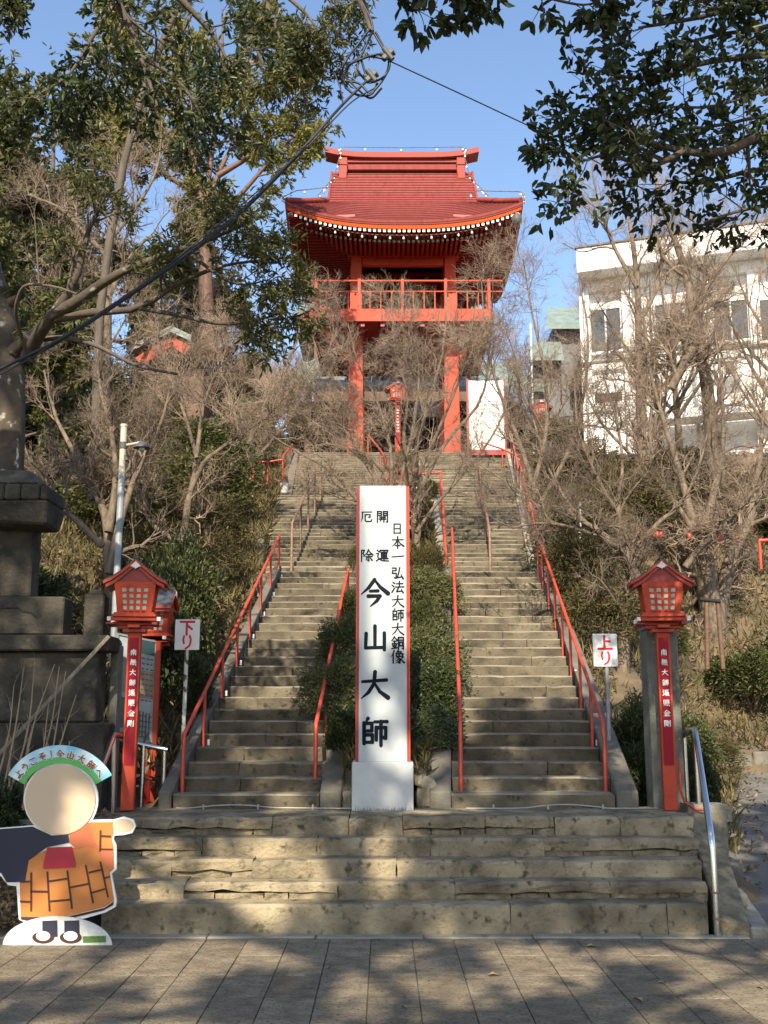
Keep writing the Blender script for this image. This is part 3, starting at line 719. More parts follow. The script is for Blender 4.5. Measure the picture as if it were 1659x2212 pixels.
# ------------------------------------------------------------------ red lanterns on posts
def make_lantern(label):
    t = thing('votive_lantern', label, 'lantern')
    t.location = (0, 0, 0)
    R, RD = MT['red'], MT['red_dark']
    mb = MB(); mb.box(-.06, .06, -.055, .07, 0, 1.62, c=.006); post = mb.build('post', R, t)
    mb = MB(); mb.box(-.044, .044, -.0605, -.0552, .40, 1.555, c=.0015); panel = mb.build('inscription_panel', MT['red_panel'], t)
    for i, ch in enumerate('南無大師遍照金剛'):
        mb = MB(); glyph(mb, ch, on_front(0, -.061, 1.42 - i * .0925), .058, .007); mb.build('character', MT['white'], panel)
    # bracket stack
    mb = MB(); mb.box(-.105, .105, -.1, .1, 1.60, 1.635, c=.004); mb.build('bracket_block', RD, t)
    mb = MB(); mb.box(-.165, .165, -.055, .055, 1.637, 1.665, c=.004); mb.box(-.055, .055, -.165, .165, 1.639, 1.667, c=.004); mb.build('bracket_arm', R, t)
    mb = MB(); mb.box(-.21, .21, -.04, .04, 1.668, 1.70, c=.004); mb.box(-.25, -.17, -.19, .19, 1.668, 1.682, c=.003)
    mb.box(.16, .21, -.15, .15, 1.668, 1.70, c=.003); mb.build('bracket_arm', RD, t)
    for sx in (-1, 1):
        mb = MB(); mb.box(sx * .225 - .017, sx * .225 + .017, -.17, -.13, 1.70, 1.738, c=.003); mb.build('end_cap', MT['white'], t)
        mb = MB(); mb.box(sx * .225 - .016, sx * .225 + .016, .13, .17, 1.70, 1.738, c=.003); mb.build('end_cap', MT['white'], t)
    for sy in (-.15, .15):
        mb = MB(); mb.box(-.208, .208, sy - .018, sy + .018, 1.702, 1.736, c=.003); mb.build('bracket_arm', R, t)
    mb = MB(); mb.box(-.20, .20, -.19, .19, 1.738, 1.762, c=.004); mb.box(-.185, .185, -.175, .175, 1.762, 1.778, c=.003); mb.build('base_plate', R, t)
    # tapered light box
    z0, z1 = 1.778, 2.06; w0, w1 = .150, .185
    hw = lambda z: lerp(w0, w1, (z - z0) / (z1 - z0))
    mb = MB(); a, b = w0 - .012, w1 - .012
    mb.hexa([(-a, -a, z0), (a, -a, z0), (a, a, z0), (-a, a, z0), (-b, -b, z1), (b, -b, z1), (b, b, z1), (-b, b, z1)]); body = mb.build('light_box', R, t)
    rows = np.linspace(z0 + .02, z1 - .045, 5)
    for side in range(4):
        ca, sa = math.cos(side * math.pi / 2), math.sin(side * math.pi / 2)
        rot = lambda p: (p[0] * ca - p[1] * sa, p[0] * sa + p[1] * ca, p[2])
        m2 = MB()
        def slab(x0, x1, za, zb, d0, d1, target, full=False):
            pts = []
            for zz, dd in ((za, d1), (za, d0), (zb, d1), (zb, d0)): pass
            def X(x, z): return x * hw(z) / w0
            p = [(X(x0, za), -hw(za) - d1, za), (X(x1, za), -hw(za) - d1, za), (X(x1, za), -hw(za) + d0, za), (X(x0, za), -hw(za) + d0, za),
                 (X(x0, zb), -hw(zb) - d1, zb), (X(x1, zb), -hw(zb) - d1, zb), (X(x1, zb), -hw(zb) + d0, zb), (X(x0, zb), -hw(zb) + d0, zb)]
            target.hexa([rot(q) for q in p], c=0)
        g = .112; cols = np.linspace(-g, g, 5)
        for x in cols: slab(x - .010, x + .010, z0 + .004, z1 - .03, .01, .004, m2)
        for z in rows: slab(-w0 + .003, w0 - .003, z - .0075, z + .0075, .01, .0025, m2)
        for sx in (-1, 1): slab(sx * .132 - .019, sx * .132 + .019, z0, z1, .014, .006, m2)
        slab(-w0 + .002, w0 - .002, z1 - .045, z1, .012, .005, m2)
        lat = m2.build('lattice', R, t)
        for i in range(4):
            for j in range(4):
                m3 = MB(); slab(cols[i] + .011, cols[i + 1] - .011, rows[j] + .009, rows[j + 1] - .009, .011, -.006, m3); m3.build('pane', MT['pane'], lat)
    # gabled roof, ridge front to back
    up = [(0, 2.27), (.06, 2.222), (.13, 2.162), (.21, 2.105), (.285, 2.068)]
    def band(off0, off1, x1):
        top = [(x, z - off0) for x, z in up if x <= x1 + 1e-6]; bot = [(x, z - off1) for x, z in up if x <= x1 + 1e-6]
        left = [(-x, z) for x, z in top[1:]][::-1]
        return left + top, bot
    def roofpoly(o0, o1, sc):
        f_ = lambda o: [(x * sc, z - o) for x, z in up]
        return [(-x, z) for x, z in f_(o0)[1:]][::-1] + f_(o0) + f_(o1)[::-1] + [(-x, z) for x, z in f_(o1)[1:]]
    def strip_prism(o0, o1, sc, y0, y1, m_, mi=0):
        f_ = lambda o: [(x * sc, z - o) for x, z in up]
        A = [(-x, z) for x, z in f_(o0)[1:]][::-1] + f_(o0); B = [(-x, z) for x, z in f_(o1)[1:]][::-1] + f_(o1)
        for i in range(len(A) - 1):
            (ax, az), (bx, bz_), (cx, cz), (dx, dz) = A[i], A[i + 1], B[i + 1], B[i]
            m_.hexa([(dx, y0, dz), (cx, y0, cz), (cx, y1, cz), (dx, y1, dz), (ax, y0, az), (bx, y0, bz_), (bx, y1, bz_), (ax, y1, az)], mi)
    mb = MB(); strip_prism(.006, .032, 1.0, -.22, .22, mb); mb.build('barge_board', R, t)
    mb = MB(); strip_prism(.033, .066, .93, -.205, .205, mb); mb.build('barge_board', RD, t)
    mb = MB(); strip_prism(-.007, .005, .995, -.212, .212, mb); mb.box(-.02, .02, -.20, .20, 2.27, 2.292, c=.005); mb.build('roof_cover', MT['tile_dark'], t)
    mb = MB(); mb.prism([(-.17, 2.06), (.17, 2.06), (.05, 2.17), (0, 2.2), (-.05, 2.17)], -.178, .178); mb.build('gable', RD, t)
    for sy in (-.226, .221):
        mb = MB(); mb.prism([(0, 2.248), (.022, 2.225), (.05, 2.2), (.03, 2.198), (.02, 2.188), (.008, 2.186), (0, 2.175), (-.008, 2.186), (-.02, 2.188), (-.03, 2.198), (-.05, 2.2), (-.022, 2.225)], sy, sy + .005)
        mb.build('gable_ornament', MT['white'], t)
    return t
lan = make_lantern('red wooden lantern on a red post in front of the mossy stone pillar')
p = at(1449, 1752, 10.0); lan.location = (p.x, 10.0, PZ); lan.rotation_euler = (0, 0, -.13); lan['group'] = 'red votive lanterns'
G = 'red votive lanterns'
p = at(275, 1752, 10.0); dup(lan, (p.x, 10.0, PZ), rz=.13, label='red wooden lantern on a red post just behind the cutout figure', group=G)
p = at(338, 1300, 11.7); dup(lan, (p.x, 11.7, PZ - .02), rz=math.pi / 2 , scale=.98, label='red lantern with dark roof turned sideways behind the front left lantern', group=G)
for (u, vtop, Y, rz, lb) in ((859, 828, 30.6, 0, 'small red lantern standing between the legs of the red bell tower'),
        (1166, 868, 31, 0, 'small red lantern up beside the white building, right of the notice board'),
        (1187, 1052, 26.5, math.pi / 2, 'red lantern with dark tiled roof beside the right handrail halfway up'),
        (873, 1003, 23.5, .4, 'red lantern in the planted strip just above the top of the white pillar')):
    q = at(u, vtop, Y); dup(lan, (q.x, Y, q.z - 2.27), rz=rz, scale=(1, 1, 1) if Y < 30 else (1.25, 1.25, 1), label=lb, group=G)

# conduit and mossy stone pillar behind the right lantern
sp = thing('stone_pillar', 'square mossy grey stone pillar standing behind the right red lantern', 'pillar', (0, 10.3, PZ))
a, b = at(1405, 1600, 10.25).x, at(1473, 1600, 10.25).x
mb = MB(); mb.box(a, b, 10.22, 10.5, PZ - .1, at(1430, 1360, 10.25).z, c=.012); mb.build('shaft', MT['pillar_stone'], sp)
mb = MB(); mb.hexa([(a, 10.22, at(0, 1360, 10.25).z), (b, 10.22, at(0, 1360, 10.25).z), (b, 10.5, at(0, 1360, 10.25).z), (a, 10.5, at(0, 1360, 10.25).z)] + [((a + b) / 2 + dx, 10.36 + dy, at(0, 1222, 10.25).z) for dx, dy in ((-.06, -.06), (.06, -.06), (.06, .06), (-.06, .06))]); mb.build('pointed_top', MT['pillar_stone'], sp)
cd = thing('red_conduit', 'thin red cable conduit bending out at the foot of the right lantern post', 'cable', (p.x, 10, PZ))
r0 = lan.location
mb = MB(); mb.tube([(r0.x + .085, 9.95, PZ + .45), (r0.x + .085, 9.95, PZ + .18), (r0.x + .11, 9.93, PZ + .08), (r0.x + .2, 9.9, PZ + .012), (r0.x + .27, 9.88, PZ + .012)], .012, 6); mb.build('conduit', MT['red'], cd)

# ------------------------------------------------------------------ handrails
def handrail(name, label, lines, posts, m, r=.02, group=None, rp=None, cat='handrail', caps=False):
    "lines: rails as point lists; posts: (top, foot)"
    t = thing(name, label, cat, tuple(posts[0][1]) if posts else tuple(lines[0][0]), group)
    for ln in lines:
        mb = MB(); mb.tube(ln, r, 8); mb.build('rail', m, t)
    for a, b in posts:
        mb = MB(); mb.tube([b, a], rp or r * .85, 8); po = mb.build('post', m, t)
        if caps:
            m2 = MB(); m2.tube([Vector(b) + Vector((.05, 0, .05)), Vector(b) + Vector((.05, 0, .11))], .018, 6); m2.build('bulb', MT['bulb'], po)
    return t
def stair_pt(y, x, h):
    "a point h above the step nosing at depth y"
    if y < F1TOP: z = PZ + FR + FR * (y - F1Y) / FT
    elif y < F2Y: z = Z1
    elif y < F2TOP: z = Z1 + F2R + F2R * (y - F2Y) / F2T
    elif y < F3Y: z = Z2
    else: z = Z2 + F3R + F3R * (y - F3Y) / F3T
    return Vector((x, y, z + h))
def step_foot(y, x):
    "foot of a post: the tread under it"
    if y < F1Y: z = PZ
    elif y < F1TOP: z = PZ + FR * (int((y - F1Y) / FT) + 1)
    elif y < F2Y: z = Z1
    elif y < F2TOP: z = Z1 + F2R * (int((y - F2Y) / F2T) + 1)
    elif y < F3Y: z = Z2
    else: z = Z2 + F3R * (int((y - F3Y) / F3T) + 1)
    return Vector((x, y, z - .04))
def flight_rail(name, label, ya, yb, xa, xb, ha, hb, n, m, first_foot=True, r=.021, group=None, caps=False):
    X = lambda y: lerp(xa, xb, (y - ya) / (yb - ya)); H = lambda y: lerp(ha, hb, (y - ya) / (yb - ya))
    P0 = stair_pt(ya, X(ya), H(ya)); 
    line = [stair_pt(lerp(ya, yb, i / 12), X(lerp(ya, yb, i / 12)), H(lerp(ya, yb, i / 12))) for i in range(13)]
    f0 = step_foot(ya, xa)
    line = [f0, Vector((f0.x, ya - .01, P0.z - .14)), Vector((f0.x, ya + .015, P0.z - .05))] + line if first_foot else line
    posts = []
    for i in range(1 if first_foot else 0, n + 1):
        y = lerp(ya, yb, i / n) - (.02 if i == n else 0); q = stair_pt(y, X(y), H(y)); q.z -= .01
        posts.append((q, step_foot(y, X(y))))
    return handrail(name, label, [line], posts, m, r, group, caps=caps)
RR = MT['red_rail']
q = at(400, 1530, 10.45)
flight_rail('red_handrail', 'red painted handrail along the outer left edge of the left lower stair', 10.45, 17.3, -1.92, -1.72, .42, .60, 7, RR, caps=True)
flight_rail('red_handrail', 'red painted handrail between the left lower stair and the dark shrubs', 10.55, 15.3, -.66, -.52, .48, .62, 4, RR)
flight_rail('red_handrail', 'red painted handrail along the shrub side of the right lower stair', 10.5, 17.3, .735, 1.12, .62, .72, 5, RR)
flight_rail('red_handrail', 'red painted handrail along the outer right edge of the right lower stair', 10.5, 17.3, 2.12, 2.52, .50, .66, 8, RR, caps=True)
flight_rail('red_handrail', 'red handrail climbing beside the pale kerb of the right middle stair', 18.3, 30.5, 2.66, 3.75, .70, .85, 7, RR, first_foot=False, r=.026)
flight_rail('brown_handrail', 'faded brown centre handrail on the left middle stair', 18.5, 24.6, -1.62, -1.50, .78, .85, 4, MT['brown_rail'], r=.024)
flight_rail('brown_handrail', 'faded brown centre handrail on the right middle stair', 18.5, 24.6, 1.86, 2.24, .62, .75, 3, MT['brown_rail'], r=.026)
def fence(label, pts, m=RR, group='red railings higher up the hill', r=.028):
    "posts joined by one top rail; pts are (top, foot)"
    return handrail('red_railing', label, [[a for a, b in pts]], [(a, b) for a, b in pts], m, r, group)
def pf(u, v0, v1, Y): a = at(u, v0, Y); b = at(u, v1, Y); return (a, Vector((a.x, Y, b.z)))
fence('short red railing at the left landing beside a white pot', [pf(547, 998, 1040, 25.2), pf(578, 998, 1052, 25.2), pf(611, 993, 1055, 25.2)])
fence('red railing in the planted strip above the white pillar, right part', [pf(835, 1027, 1060, 24), pf(880, 1026, 1060, 24), pf(952, 1020, 1070, 24)])
fence('red sloping railing at the left leg of the bell tower', [pf(795, 940, 985, 30), pf(822, 972, 1010, 28), pf(836, 1000, 1040, 26)])
fence('red railing along the inner edge of the right middle stair', [pf(952, 1018, 1060, 25), pf(955, 1070, 1110, 22.5), pf(959, 1132, 1175, 20), pf(963, 1200, 1240, 18.4)])
fence('red railing at the left edge of the top stair', [pf(632, 960, 1000, 31), pf(612, 985, 1010, 28), pf(611, 996, 1050, 25.6)])
fence('red railing below the large white notice board', [pf(1040, 955, 985, 31), pf(1085, 970, 1010, 29.4), pf(1128, 990, 1040, 28)])
fence('bright red railing by the dark trees at the far right', [pf(1640, 1168, 1230, 16.5), pf(1690, 1165, 1230, 16.4)], r=.03)

# stainless rails at the foot
ST = MT['steel']
A = at(1537, 1800, 8.36); foot = Vector((A.x + .005, 8.36, 0)); B = at(1501, 1577, 10.0); Cc = at(1459, 1602, 10.75)
handrail('steel_handrail', 'shiny stainless handrail sloping up at the right end of the front steps', [[foot, A - Vector((0, 0, .12)), A + Vector((0, .02, -.02)), A + Vector((.005, .06, .035)), B - Vector((.01, .06, .035)), B + Vector((0, .01, .005)), B + Vector((-.02, .08, 0)), Cc]],
         [(B - Vector((0, 0, .02)), Vector((B.x, 10.0, PZ - .05))), (lerp(B, Cc, .55), Vector((lerp(B, Cc, .55).x, lerp(B, Cc, .55).y, PZ - .05))), (Cc, Vector((Cc.x, Cc.y, PZ - .05)))], ST, .028)
mb = MB(); mb.tube([foot + Vector((0, 0, .30)), foot + Vector((0, 0, .315))], .034, 10); mb.tube([foot + Vector((0, 0, .115)), foot + Vector((0, 0, .125))], .033, 10); o = mb.build('collar', MT['brown_rail'], None); o.parent = bpy.data.objects['steel_handrail']; o.matrix_parent_inverse = Matrix.Translation(-bpy.data.objects['steel_handrail'].location)
a0 = at(222, 1655, 9.1); a1 = at(247, 1588, 9.85); a2 = at(295, 1606, 10.4); a3 = at(362, 1620, 10.4)
handrail('steel_handrail', 'dull stainless handrail around the foot of the left lanterns', [[a0, a1 - Vector((0, .06, .03)), a1, a1 + Vector((.03, .08, .0)), a2, a3]],
         [(a1, Vector((a1.x + .01, 9.88, PZ - .05))), (at(310, 1610, 10.4), Vector((at(310, 1610, 10.4).x, 10.4, PZ - .05))), (a3 - Vector((.03, 0, 0)), Vector((a3.x - .03, 10.4, PZ - .05)))], ST, .026)

# ------------------------------------------------------------------ way signs
def way_sign(label, u0, u1, v0, v1, Y, foot_v, chars, red, pole, pu, shade):
    a = at(u0, v0, Y); b = at(u1, v1, Y); cx = (a.x + b.x) / 2
    t = thing('way_sign', label, 'sign', (cx, Y, foot_v), 'way signs at the foot of the stairs')
    mb = MB(); mb.box(a.x, b.x, Y, Y + .012, b.z, a.z, c=.003); pn = mb.build('panel', MT['sign_white'], t)
    w = b.x - a.x; h = a.z - b.z
    for i, ch in enumerate(chars):
        mb = MB(); cz = a.z - h * (.27 if i == 0 else .74); sz = w * (.62 if i == 0 else .56)
        glyph(mb, ch, on_front(cx, Y, cz), sz, sz * .15, brush=False); mb.build('character', red, pn)
    mb = MB(); px = at(pu, v1, Y + .02).x; mb.tube([(px - .01, Y + .03, foot_v), (px, Y + .03, b.z + .05)], .021, 10); mb.build('pole', pole, t)
way_sign('small white sign with two red characters on a peeling pole beside the left stair', 379, 430, 1338, 1404, 11.0, .8, '下り', MT['sign_red'], MT['rust'], 403, 0)
way_sign('small white sign with two red characters on a grey pole beside the right stair', 1280, 1335, 1369, 1440, 11.2, .85, '上り', MT['sign_red'], MT['galv'], 1311, 0)

# ------------------------------------------------------------------ information board behind the left lanterns
Y = 10.9
ib = thing('information_board', 'glazed information board in a red and steel frame behind the left lantern', 'notice board', (at(295, 1600, Y).x, Y, PZ))
x0, x1 = at(252, 1500, Y).x, at(333, 1500, Y + .25).x; zt, zb = at(290, 1372, Y).z, at(290, 1592, Y).z
def skew(x, z, l): s = (x - x0) / (x1 - x0); return (x, Y + .25 * s - l, z - .06 * s)
def brd(xa, xb, za, zb_, l, d, m_, mi=0):
    p = [skew(xa, za, l), skew(xb, za, l), skew(xb, za, l - d), skew(xa, za, l - d), skew(xa, zb_, l), skew(xb, zb_, l), skew(xb, zb_, l - d), skew(xa, zb_, l - d)]
    m_.hexa(p, mi)
mb = MB(); brd(x0, x1, zb, zt, 0, .03, mb); pnl = mb.build('panel', mat('board_print_ground', (.42, .45, .43), (.30, .34, .34), rough=.35, scale=3), ib)
mb = MB(); rgb = np.random.default_rng(4)
def patch(fx0, fx1, fz0, fz1, mi, l=.0015): brd(lerp(x0, x1, fx0), lerp(x0, x1, fx1), lerp(zb, zt, fz0), lerp(zb, zt, fz1), l, .001, mb, mi)
patch(.56, .97, .86, .99, 1); patch(.08, .3, .45, .80, 3); patch(.5, .97, .42, .70, 3, .0014); patch(.34, .5, .30, .86, 4, .0016); patch(.36, .47, .76, .90, 5, .002)
patch(.06, .3, .1, .4, 4, .0014)
for r in range(16): 
    if .30 < r / 16 < .42: continue
    z = .03 + r * .052
    for k in range(4):
        a = .52 + k * .115; patch(a, a + rgb.uniform(.06, .1), z, z + .016, 2, .0022 + .0001 * k)
for k in range(7): a = .36 + k * .085; patch(a, a + .045, .08 - .01 * k, .30 - .02 * rgb.random(), 4, .003 + .0002 * k)
PR = [MT['white'], mat('print_teal', (.03, .07, .075), rough=.35), mat('print_grey', (.10, .11, .11), rough=.35), mat('print_sepia', (.35, .27, .17), (.22, .18, .12), rough=.35, scale=8), mat('print_dark', (.07, .075, .07), (.16, .15, .13), rough=.35, scale=14), mat('print_gold', (.45, .25, .05), rough=.35)]
mb.build('printed_sheet', PR, pnl)
mb = MB(); brd(x0 - .025, x0, zb - .7, zt + .02, .02, .05, mb); mb.build('steel_upright', MT['galv'], ib)
mb = MB(); brd(x1 + .002, x1 + .04, zb - .8, zt + .02, .02, .06, mb); mb.build('red_upright', MT['red'], ib)
mb = MB(); brd(x0, x1, zb - .03, zb - .001, .015, .05, mb); brd(x0, x1, zt + .001, zt + .02, .015, .05, mb); mb.build('cross_rail', MT['galv'], ib)
mb = MB(); brd(x1 - .06, x1 - .005, zb - .85, zb - .04, .01, .05, mb); mb.build('red_leg', MT['red_dark'], ib)

# ------------------------------------------------------------------ cutout standee (a plain stand-in without the printed character)
SYc = 8.06
def sp_(x, y): q = at(x / 4.022 / 1.15732, (1830 + y / 4.022) / 1.15732, SYc); return (q.x, q.z)
def outline(pts): return [sp_(*p) for p in pts]
def ell(cx, cy, rx, ry, a0=0, a1=360, n=28): return [(cx + rx * math.cos(math.radians(a0 + (a1 - a0) * i / (n - 1))), cy + ry * math.sin(math.radians(a0 + (a1 - a0) * i / (n - 1)))) for i in range(n)]
sd = thing('cutout_standee', 'white edged cutout figure in an orange patched robe under an arched blue welcome banner', 'standee', (at(130, 2035, SYc).x, SYc, 0))
def layer(name, pts, m, lift, th=.004, parent=None):
    mb = MB(); o_ = outline(pts)
    ar = sum(o_[i][0] * o_[(i + 1) % len(o_)][1] - o_[(i + 1) % len(o_)][0] * o_[i][1] for i in range(len(o_)))
    if ar < 0: o_ = o_[::-1]
    mb.prism(o_, SYc - lift, SYc - lift + th); return mb.build(name, m, parent or sd)
body_out = [(320, 940), (640, 870), (930, 885), (1150, 878), (1240, 850), (1340, 880), (1365, 945), (1330, 1015), (1240, 1035), (1150, 1040), (1140, 1080), (1168, 1140), (1172, 1380), (1120, 1425), (1172, 1700), (1160, 1760), (1060, 1815), (830, 1880), (815, 1990), (300, 1990), (280, 1930), (190, 1885), (165, 1550), (80, 1540), (10, 1450), (-110, 1380), (-160, 1000), (0, 965)]
bm = mat('standee_board', (.80, .79, .75), rough=.5)
layer('board', body_out, bm, 0, .022)
layer('head_board', ell(612, 678, 375, 372, n=36)[:-1], bm, .0005, .022)
layer('stand_base', [(40, 2135)] + ell(588, 2135, 548, 290, 180, 360, 24) + [(1136, 2135)], mat('standee_base', (.62, .63, .60), (.50, .52, .49), rough=.6, scale=30), .03, .012)
skin = mat('standee_cream', (.56, .43, .29), rough=.5); org = mat('standee_orange', (.52, .19, .04), (.46, .16, .033), rough=.5, scale=5); nvy = mat('standee_navy', (.012, .014, .035), rough=.6); dk = mat('standee_maroon', (.045, .012, .008), rough=.6)
layer('robe', [(900, 905), (1140, 905), (1145, 1020), (1125, 1070), (1145, 1150), (1145, 1370), (1105, 1410), (1148, 1690), (1050, 1760), (640, 1860), (210, 1855), (200, 1500), (300, 1270), (455, 1190), (760, 1160), (880, 930)], org, .005, .004)
layer('robe_shade_panel', [(700, 1020), (900, 910), (950, 1090), (1010, 1220), (1110, 1390), (960, 1160), (870, 1145), (770, 1175), (700, 1110)], mat('standee_rust', (.48, .13, .05), rough=.5), .0095, .004)
layer('robe_trim', [(1015, 1180), (1145, 1180), (1145, 1370), (1110, 1392), (1020, 1250)], mat('standee_rust_light', (.55, .15, .06), rough=.5), .0098, .004)
layer('sleeve', [(-150, 1005), (0, 975), (330, 950), (520, 1040), (690, 1030), (700, 1110), (470, 1160), (350, 1250), (290, 1290), (255, 1505), (70, 1510), (20, 1420), (-110, 1360)], nvy, .0085, .004)
layer('hem', [(210, 1860), (640, 1865), (1050, 1768), (1145, 1700), (1140, 1740), (1040, 1795), (640, 1890), (330, 1905), (215, 1885)], dk, .0055, .004)
layer('pouch', [(480, 1160), (730, 1150), (765, 1330), (760, 1360), (440, 1372), (437, 1345)], mat('standee_red', (.40, .012, .03), rough=.5), .014, .004)
for ln in ([(318, 1410), (318, 1800)], [(480, 1400), (503, 1800)], [(680, 1390), (728, 1775)], [(865, 1335), (940, 1720)], [(1012, 1300), (1090, 1660)], [(205, 1505), (318, 1500)], [(205, 1700), (318, 1705)], [(318, 1600), (490, 1602)], [(490, 1500), (690, 1470)], [(500, 1700), (715, 1682)], [(700, 1562), (910, 1520)], [(895, 1412), (1030, 1380)], [(930, 1612), (1072, 1572)], [(1050, 1470), (1110, 1450)], [(1015, 985), (1010, 1200)], [(1010, 1042), (1120, 1048)], [(1015, 1178), (1140, 1180)]):
    (xa, ya), (xb, yb) = ln; L = math.hypot(xb - xa, yb - ya); nx, ny = -(yb - ya) / L * 9, (xb - xa) / L * 9
    layer('robe_line', [(xa + nx, ya + ny), (xb + nx, yb + ny), (xb - nx, yb - ny), (xa - nx, ya - ny)], dk, .0115 + .0002 * (xa % 7), .002)
layer('hand', ell(1240, 940, 105, 68)[:-1], skin, .0055, .004)
layer('head', ell(612, 680, 352, 350, n=40)[:-1], skin, .016, .006)
for x in (440, 660): layer('leg', [(x, 1890), (x + 150, 1885), (x + 155, 2050), (x, 2055)], nvy, .034, .003)
for cx in (450, 725): layer('foot', ell(cx, 2055, 110, 60)[:-1], dk, .037, .003); layer('sock', ell(cx, 2040, 70, 48)[:-1], bm, .0395, .002)
layer('small_plate', [(845, 2045), (1075, 2040), (1075, 2105), (845, 2110)], mat('plate_green', (.10, .20, .04), (.05, .13, .03), rough=.6, scale=60), .0335, .003)
# arched banner
cxA, cyA, RO, RI, HA = 612, 732, 601, 418, 60
arc = [(cxA + RO * math.sin(math.radians(a)), cyA - RO * math.cos(math.radians(a))) for a in np.linspace(-HA, HA, 30)]
arci = [(cxA + RI * math.sin(math.radians(a)), cyA - RI * math.cos(math.radians(a))) for a in np.linspace(HA, -HA, 30)]
def arcband(r0, r1, name, m, lift, par=None):
    mb = MB()
    A = np.linspace(-HA, HA, 31)
    for a, b in zip(A[:-1], A[1:]):
        q = [(cxA + r * math.sin(math.radians(t_)), cyA - r * math.cos(math.radians(t_))) for r, t_ in ((r0, a), (r0, b), (r1, b), (r1, a))]
        o_ = [sp_(*p_) for p_ in q]
        mb.hexa([(o_[0][0], SYc - lift, o_[0][1]), (o_[1][0], SYc - lift, o_[1][1]), (o_[1][0], SYc - lift + .004, o_[1][1]), (o_[0][0], SYc - lift + .004, o_[0][1]), (o_[3][0], SYc - lift, o_[3][1]), (o_[2][0], SYc - lift, o_[2][1]), (o_[2][0], SYc - lift + .004, o_[2][1]), (o_[3][0], SYc - lift + .004, o_[3][1])])
    return mb.build(name, m, par or sd)
ban = arcband(RI, RO, 'banner', mat('banner_sky', (.16, .50, .66), (.62, .78, .82), rough=.45, scale=5, lo=.42, hi=.6), .022)
arcband(RI + 1, RI + 62, 'banner_green', mat('banner_green', (.09, .42, .09), rough=.45), .0245, ban)
px = 1 / 4.022 / 1.15732 / F * SYc / 1.03
brn = mat('banner_text', (.19, .06, .025), rough=.5)
for i, ch in enumerate('ようこそ!今山大師へ'):
    ang = math.radians([-53, -42, -31, -19.5, -9.5, 0.5, 12.5, 25, 38, 50.5][i]); rc = RO - 88
    c0 = sp_(cxA + rc * math.sin(ang), cyA - rc * math.cos(ang)); sz = (84 if ch != '!' else 84) * px
    def plc(px_, pz_, lf, c0=c0, ang=ang): 
        return (c0[0] + px_ * math.cos(ang) + pz_ * math.sin(ang), SYc - .0265 - lf, c0[1] - px_ * math.sin(ang) + pz_ * math.cos(ang))
    mb = MB(); glyph(mb, ch, plc, sz, sz * .27, zoff=0); mb.build('character_outline', bm, ban)
    mb = MB(); glyph(mb, ch, plc, sz, sz * .13, zoff=.008 + 0); mb.build('character', brn, ban)

# ------------------------------------------------------------------ stone monument on the left
mo = thing('stone_monument', 'large dark stone lantern on stepped base blocks at the left edge', 'stone lantern', (-3.6, 10, .4))
Ym = 9.85; D = MT['darkstone']
def mz(v): return at(0, v, Ym).z
def mx_(u, v): return at(u, v, Ym).x
cxm = -3.62
def mblock(name, xr, v0, v1, yo=0, dep=.34, c=.015, xl=None):
    mb = MB(); mb.box(xl if xl is not None else 2 * cxm - xr, xr, Ym + yo, Ym + yo + dep, mz(v1), mz(v0), c=c); return mb.build(name, D, mo)
mblock('lower_block', mx_(222, 1640), 1562, 1790, 0, .4)
mblock('middle_block', mx_(205, 1480), 1408, 1560, .06, .32)
mblock('slab', mx_(236, 1388), 1372, 1406, -.04, .45)
pd = mblock('pedestal', mx_(133, 1330), 1287, 1370, .05, .3)
mb = MB()
xr = mx_(133, 1330); pts = [(xr - 1.1, mz(1312)), (xr - .42, mz(1312)), (xr - .38, mz(1320)), (xr - .30, mz(1322)), (xr - .24, mz(1334))]
mb.tube([(x, Ym + .05, z) for x, z in pts], .008, 6); mb.build('carved_line', MT['dark'], pd)
mblock('fire_box', mx_(58, 1200), 1112, 1286, .15, .25)
zc0, zc1, zc2 = mz(1140), mz(1090), mz(1040)
xr = mx_(118, 1110); hwid = xr - cxm
mb = MB(); mb.hexa([(cxm - hwid + .12, Ym - .1, zc0 + .06), (xr - .02, Ym - .18, zc0), (xr - .04, Ym + .3, zc0), (cxm - hwid + .12, Ym + .3, zc0), (cxm - hwid, Ym - .2, zc1), (xr, Ym - .24, zc1), (xr, Ym + .34, zc1), (cxm - hwid, Ym + .34, zc1)], c=.02)
mb.build('eave_slab', D, mo)
rgm = np.random.default_rng(7)
xx = cxm - hwid
while xx < xr - .02:
    w = min(rgm.uniform(.13, .22), xr - xx)
    mb = MB(); mb.box(xx + .004, xx + w - .004, Ym - .235 + rgm.normal() * .006, Ym + .32, zc1 + .003, zc1 + .15 + rgm.normal() * .008, c=.014); mb.build('roof_stone', D, mo); xx += w
mb = MB(); mb.hexa([(cxm - hwid + .05, Ym - .2, zc1 + .15), (xr - .05, Ym - .2, zc1 + .15), (xr - .05, Ym + .28, zc1 + .15), (cxm - hwid + .05, Ym + .28, zc1 + .15), (cxm - .2, Ym + .0, zc2 + .12), (cxm + .25, Ym + .0, zc2 + .12), (cxm + .25, Ym + .2, zc2 + .12), (cxm - .2, Ym + .2, zc2 + .12)], c=.05); mb.build('roof_cap', D, mo)
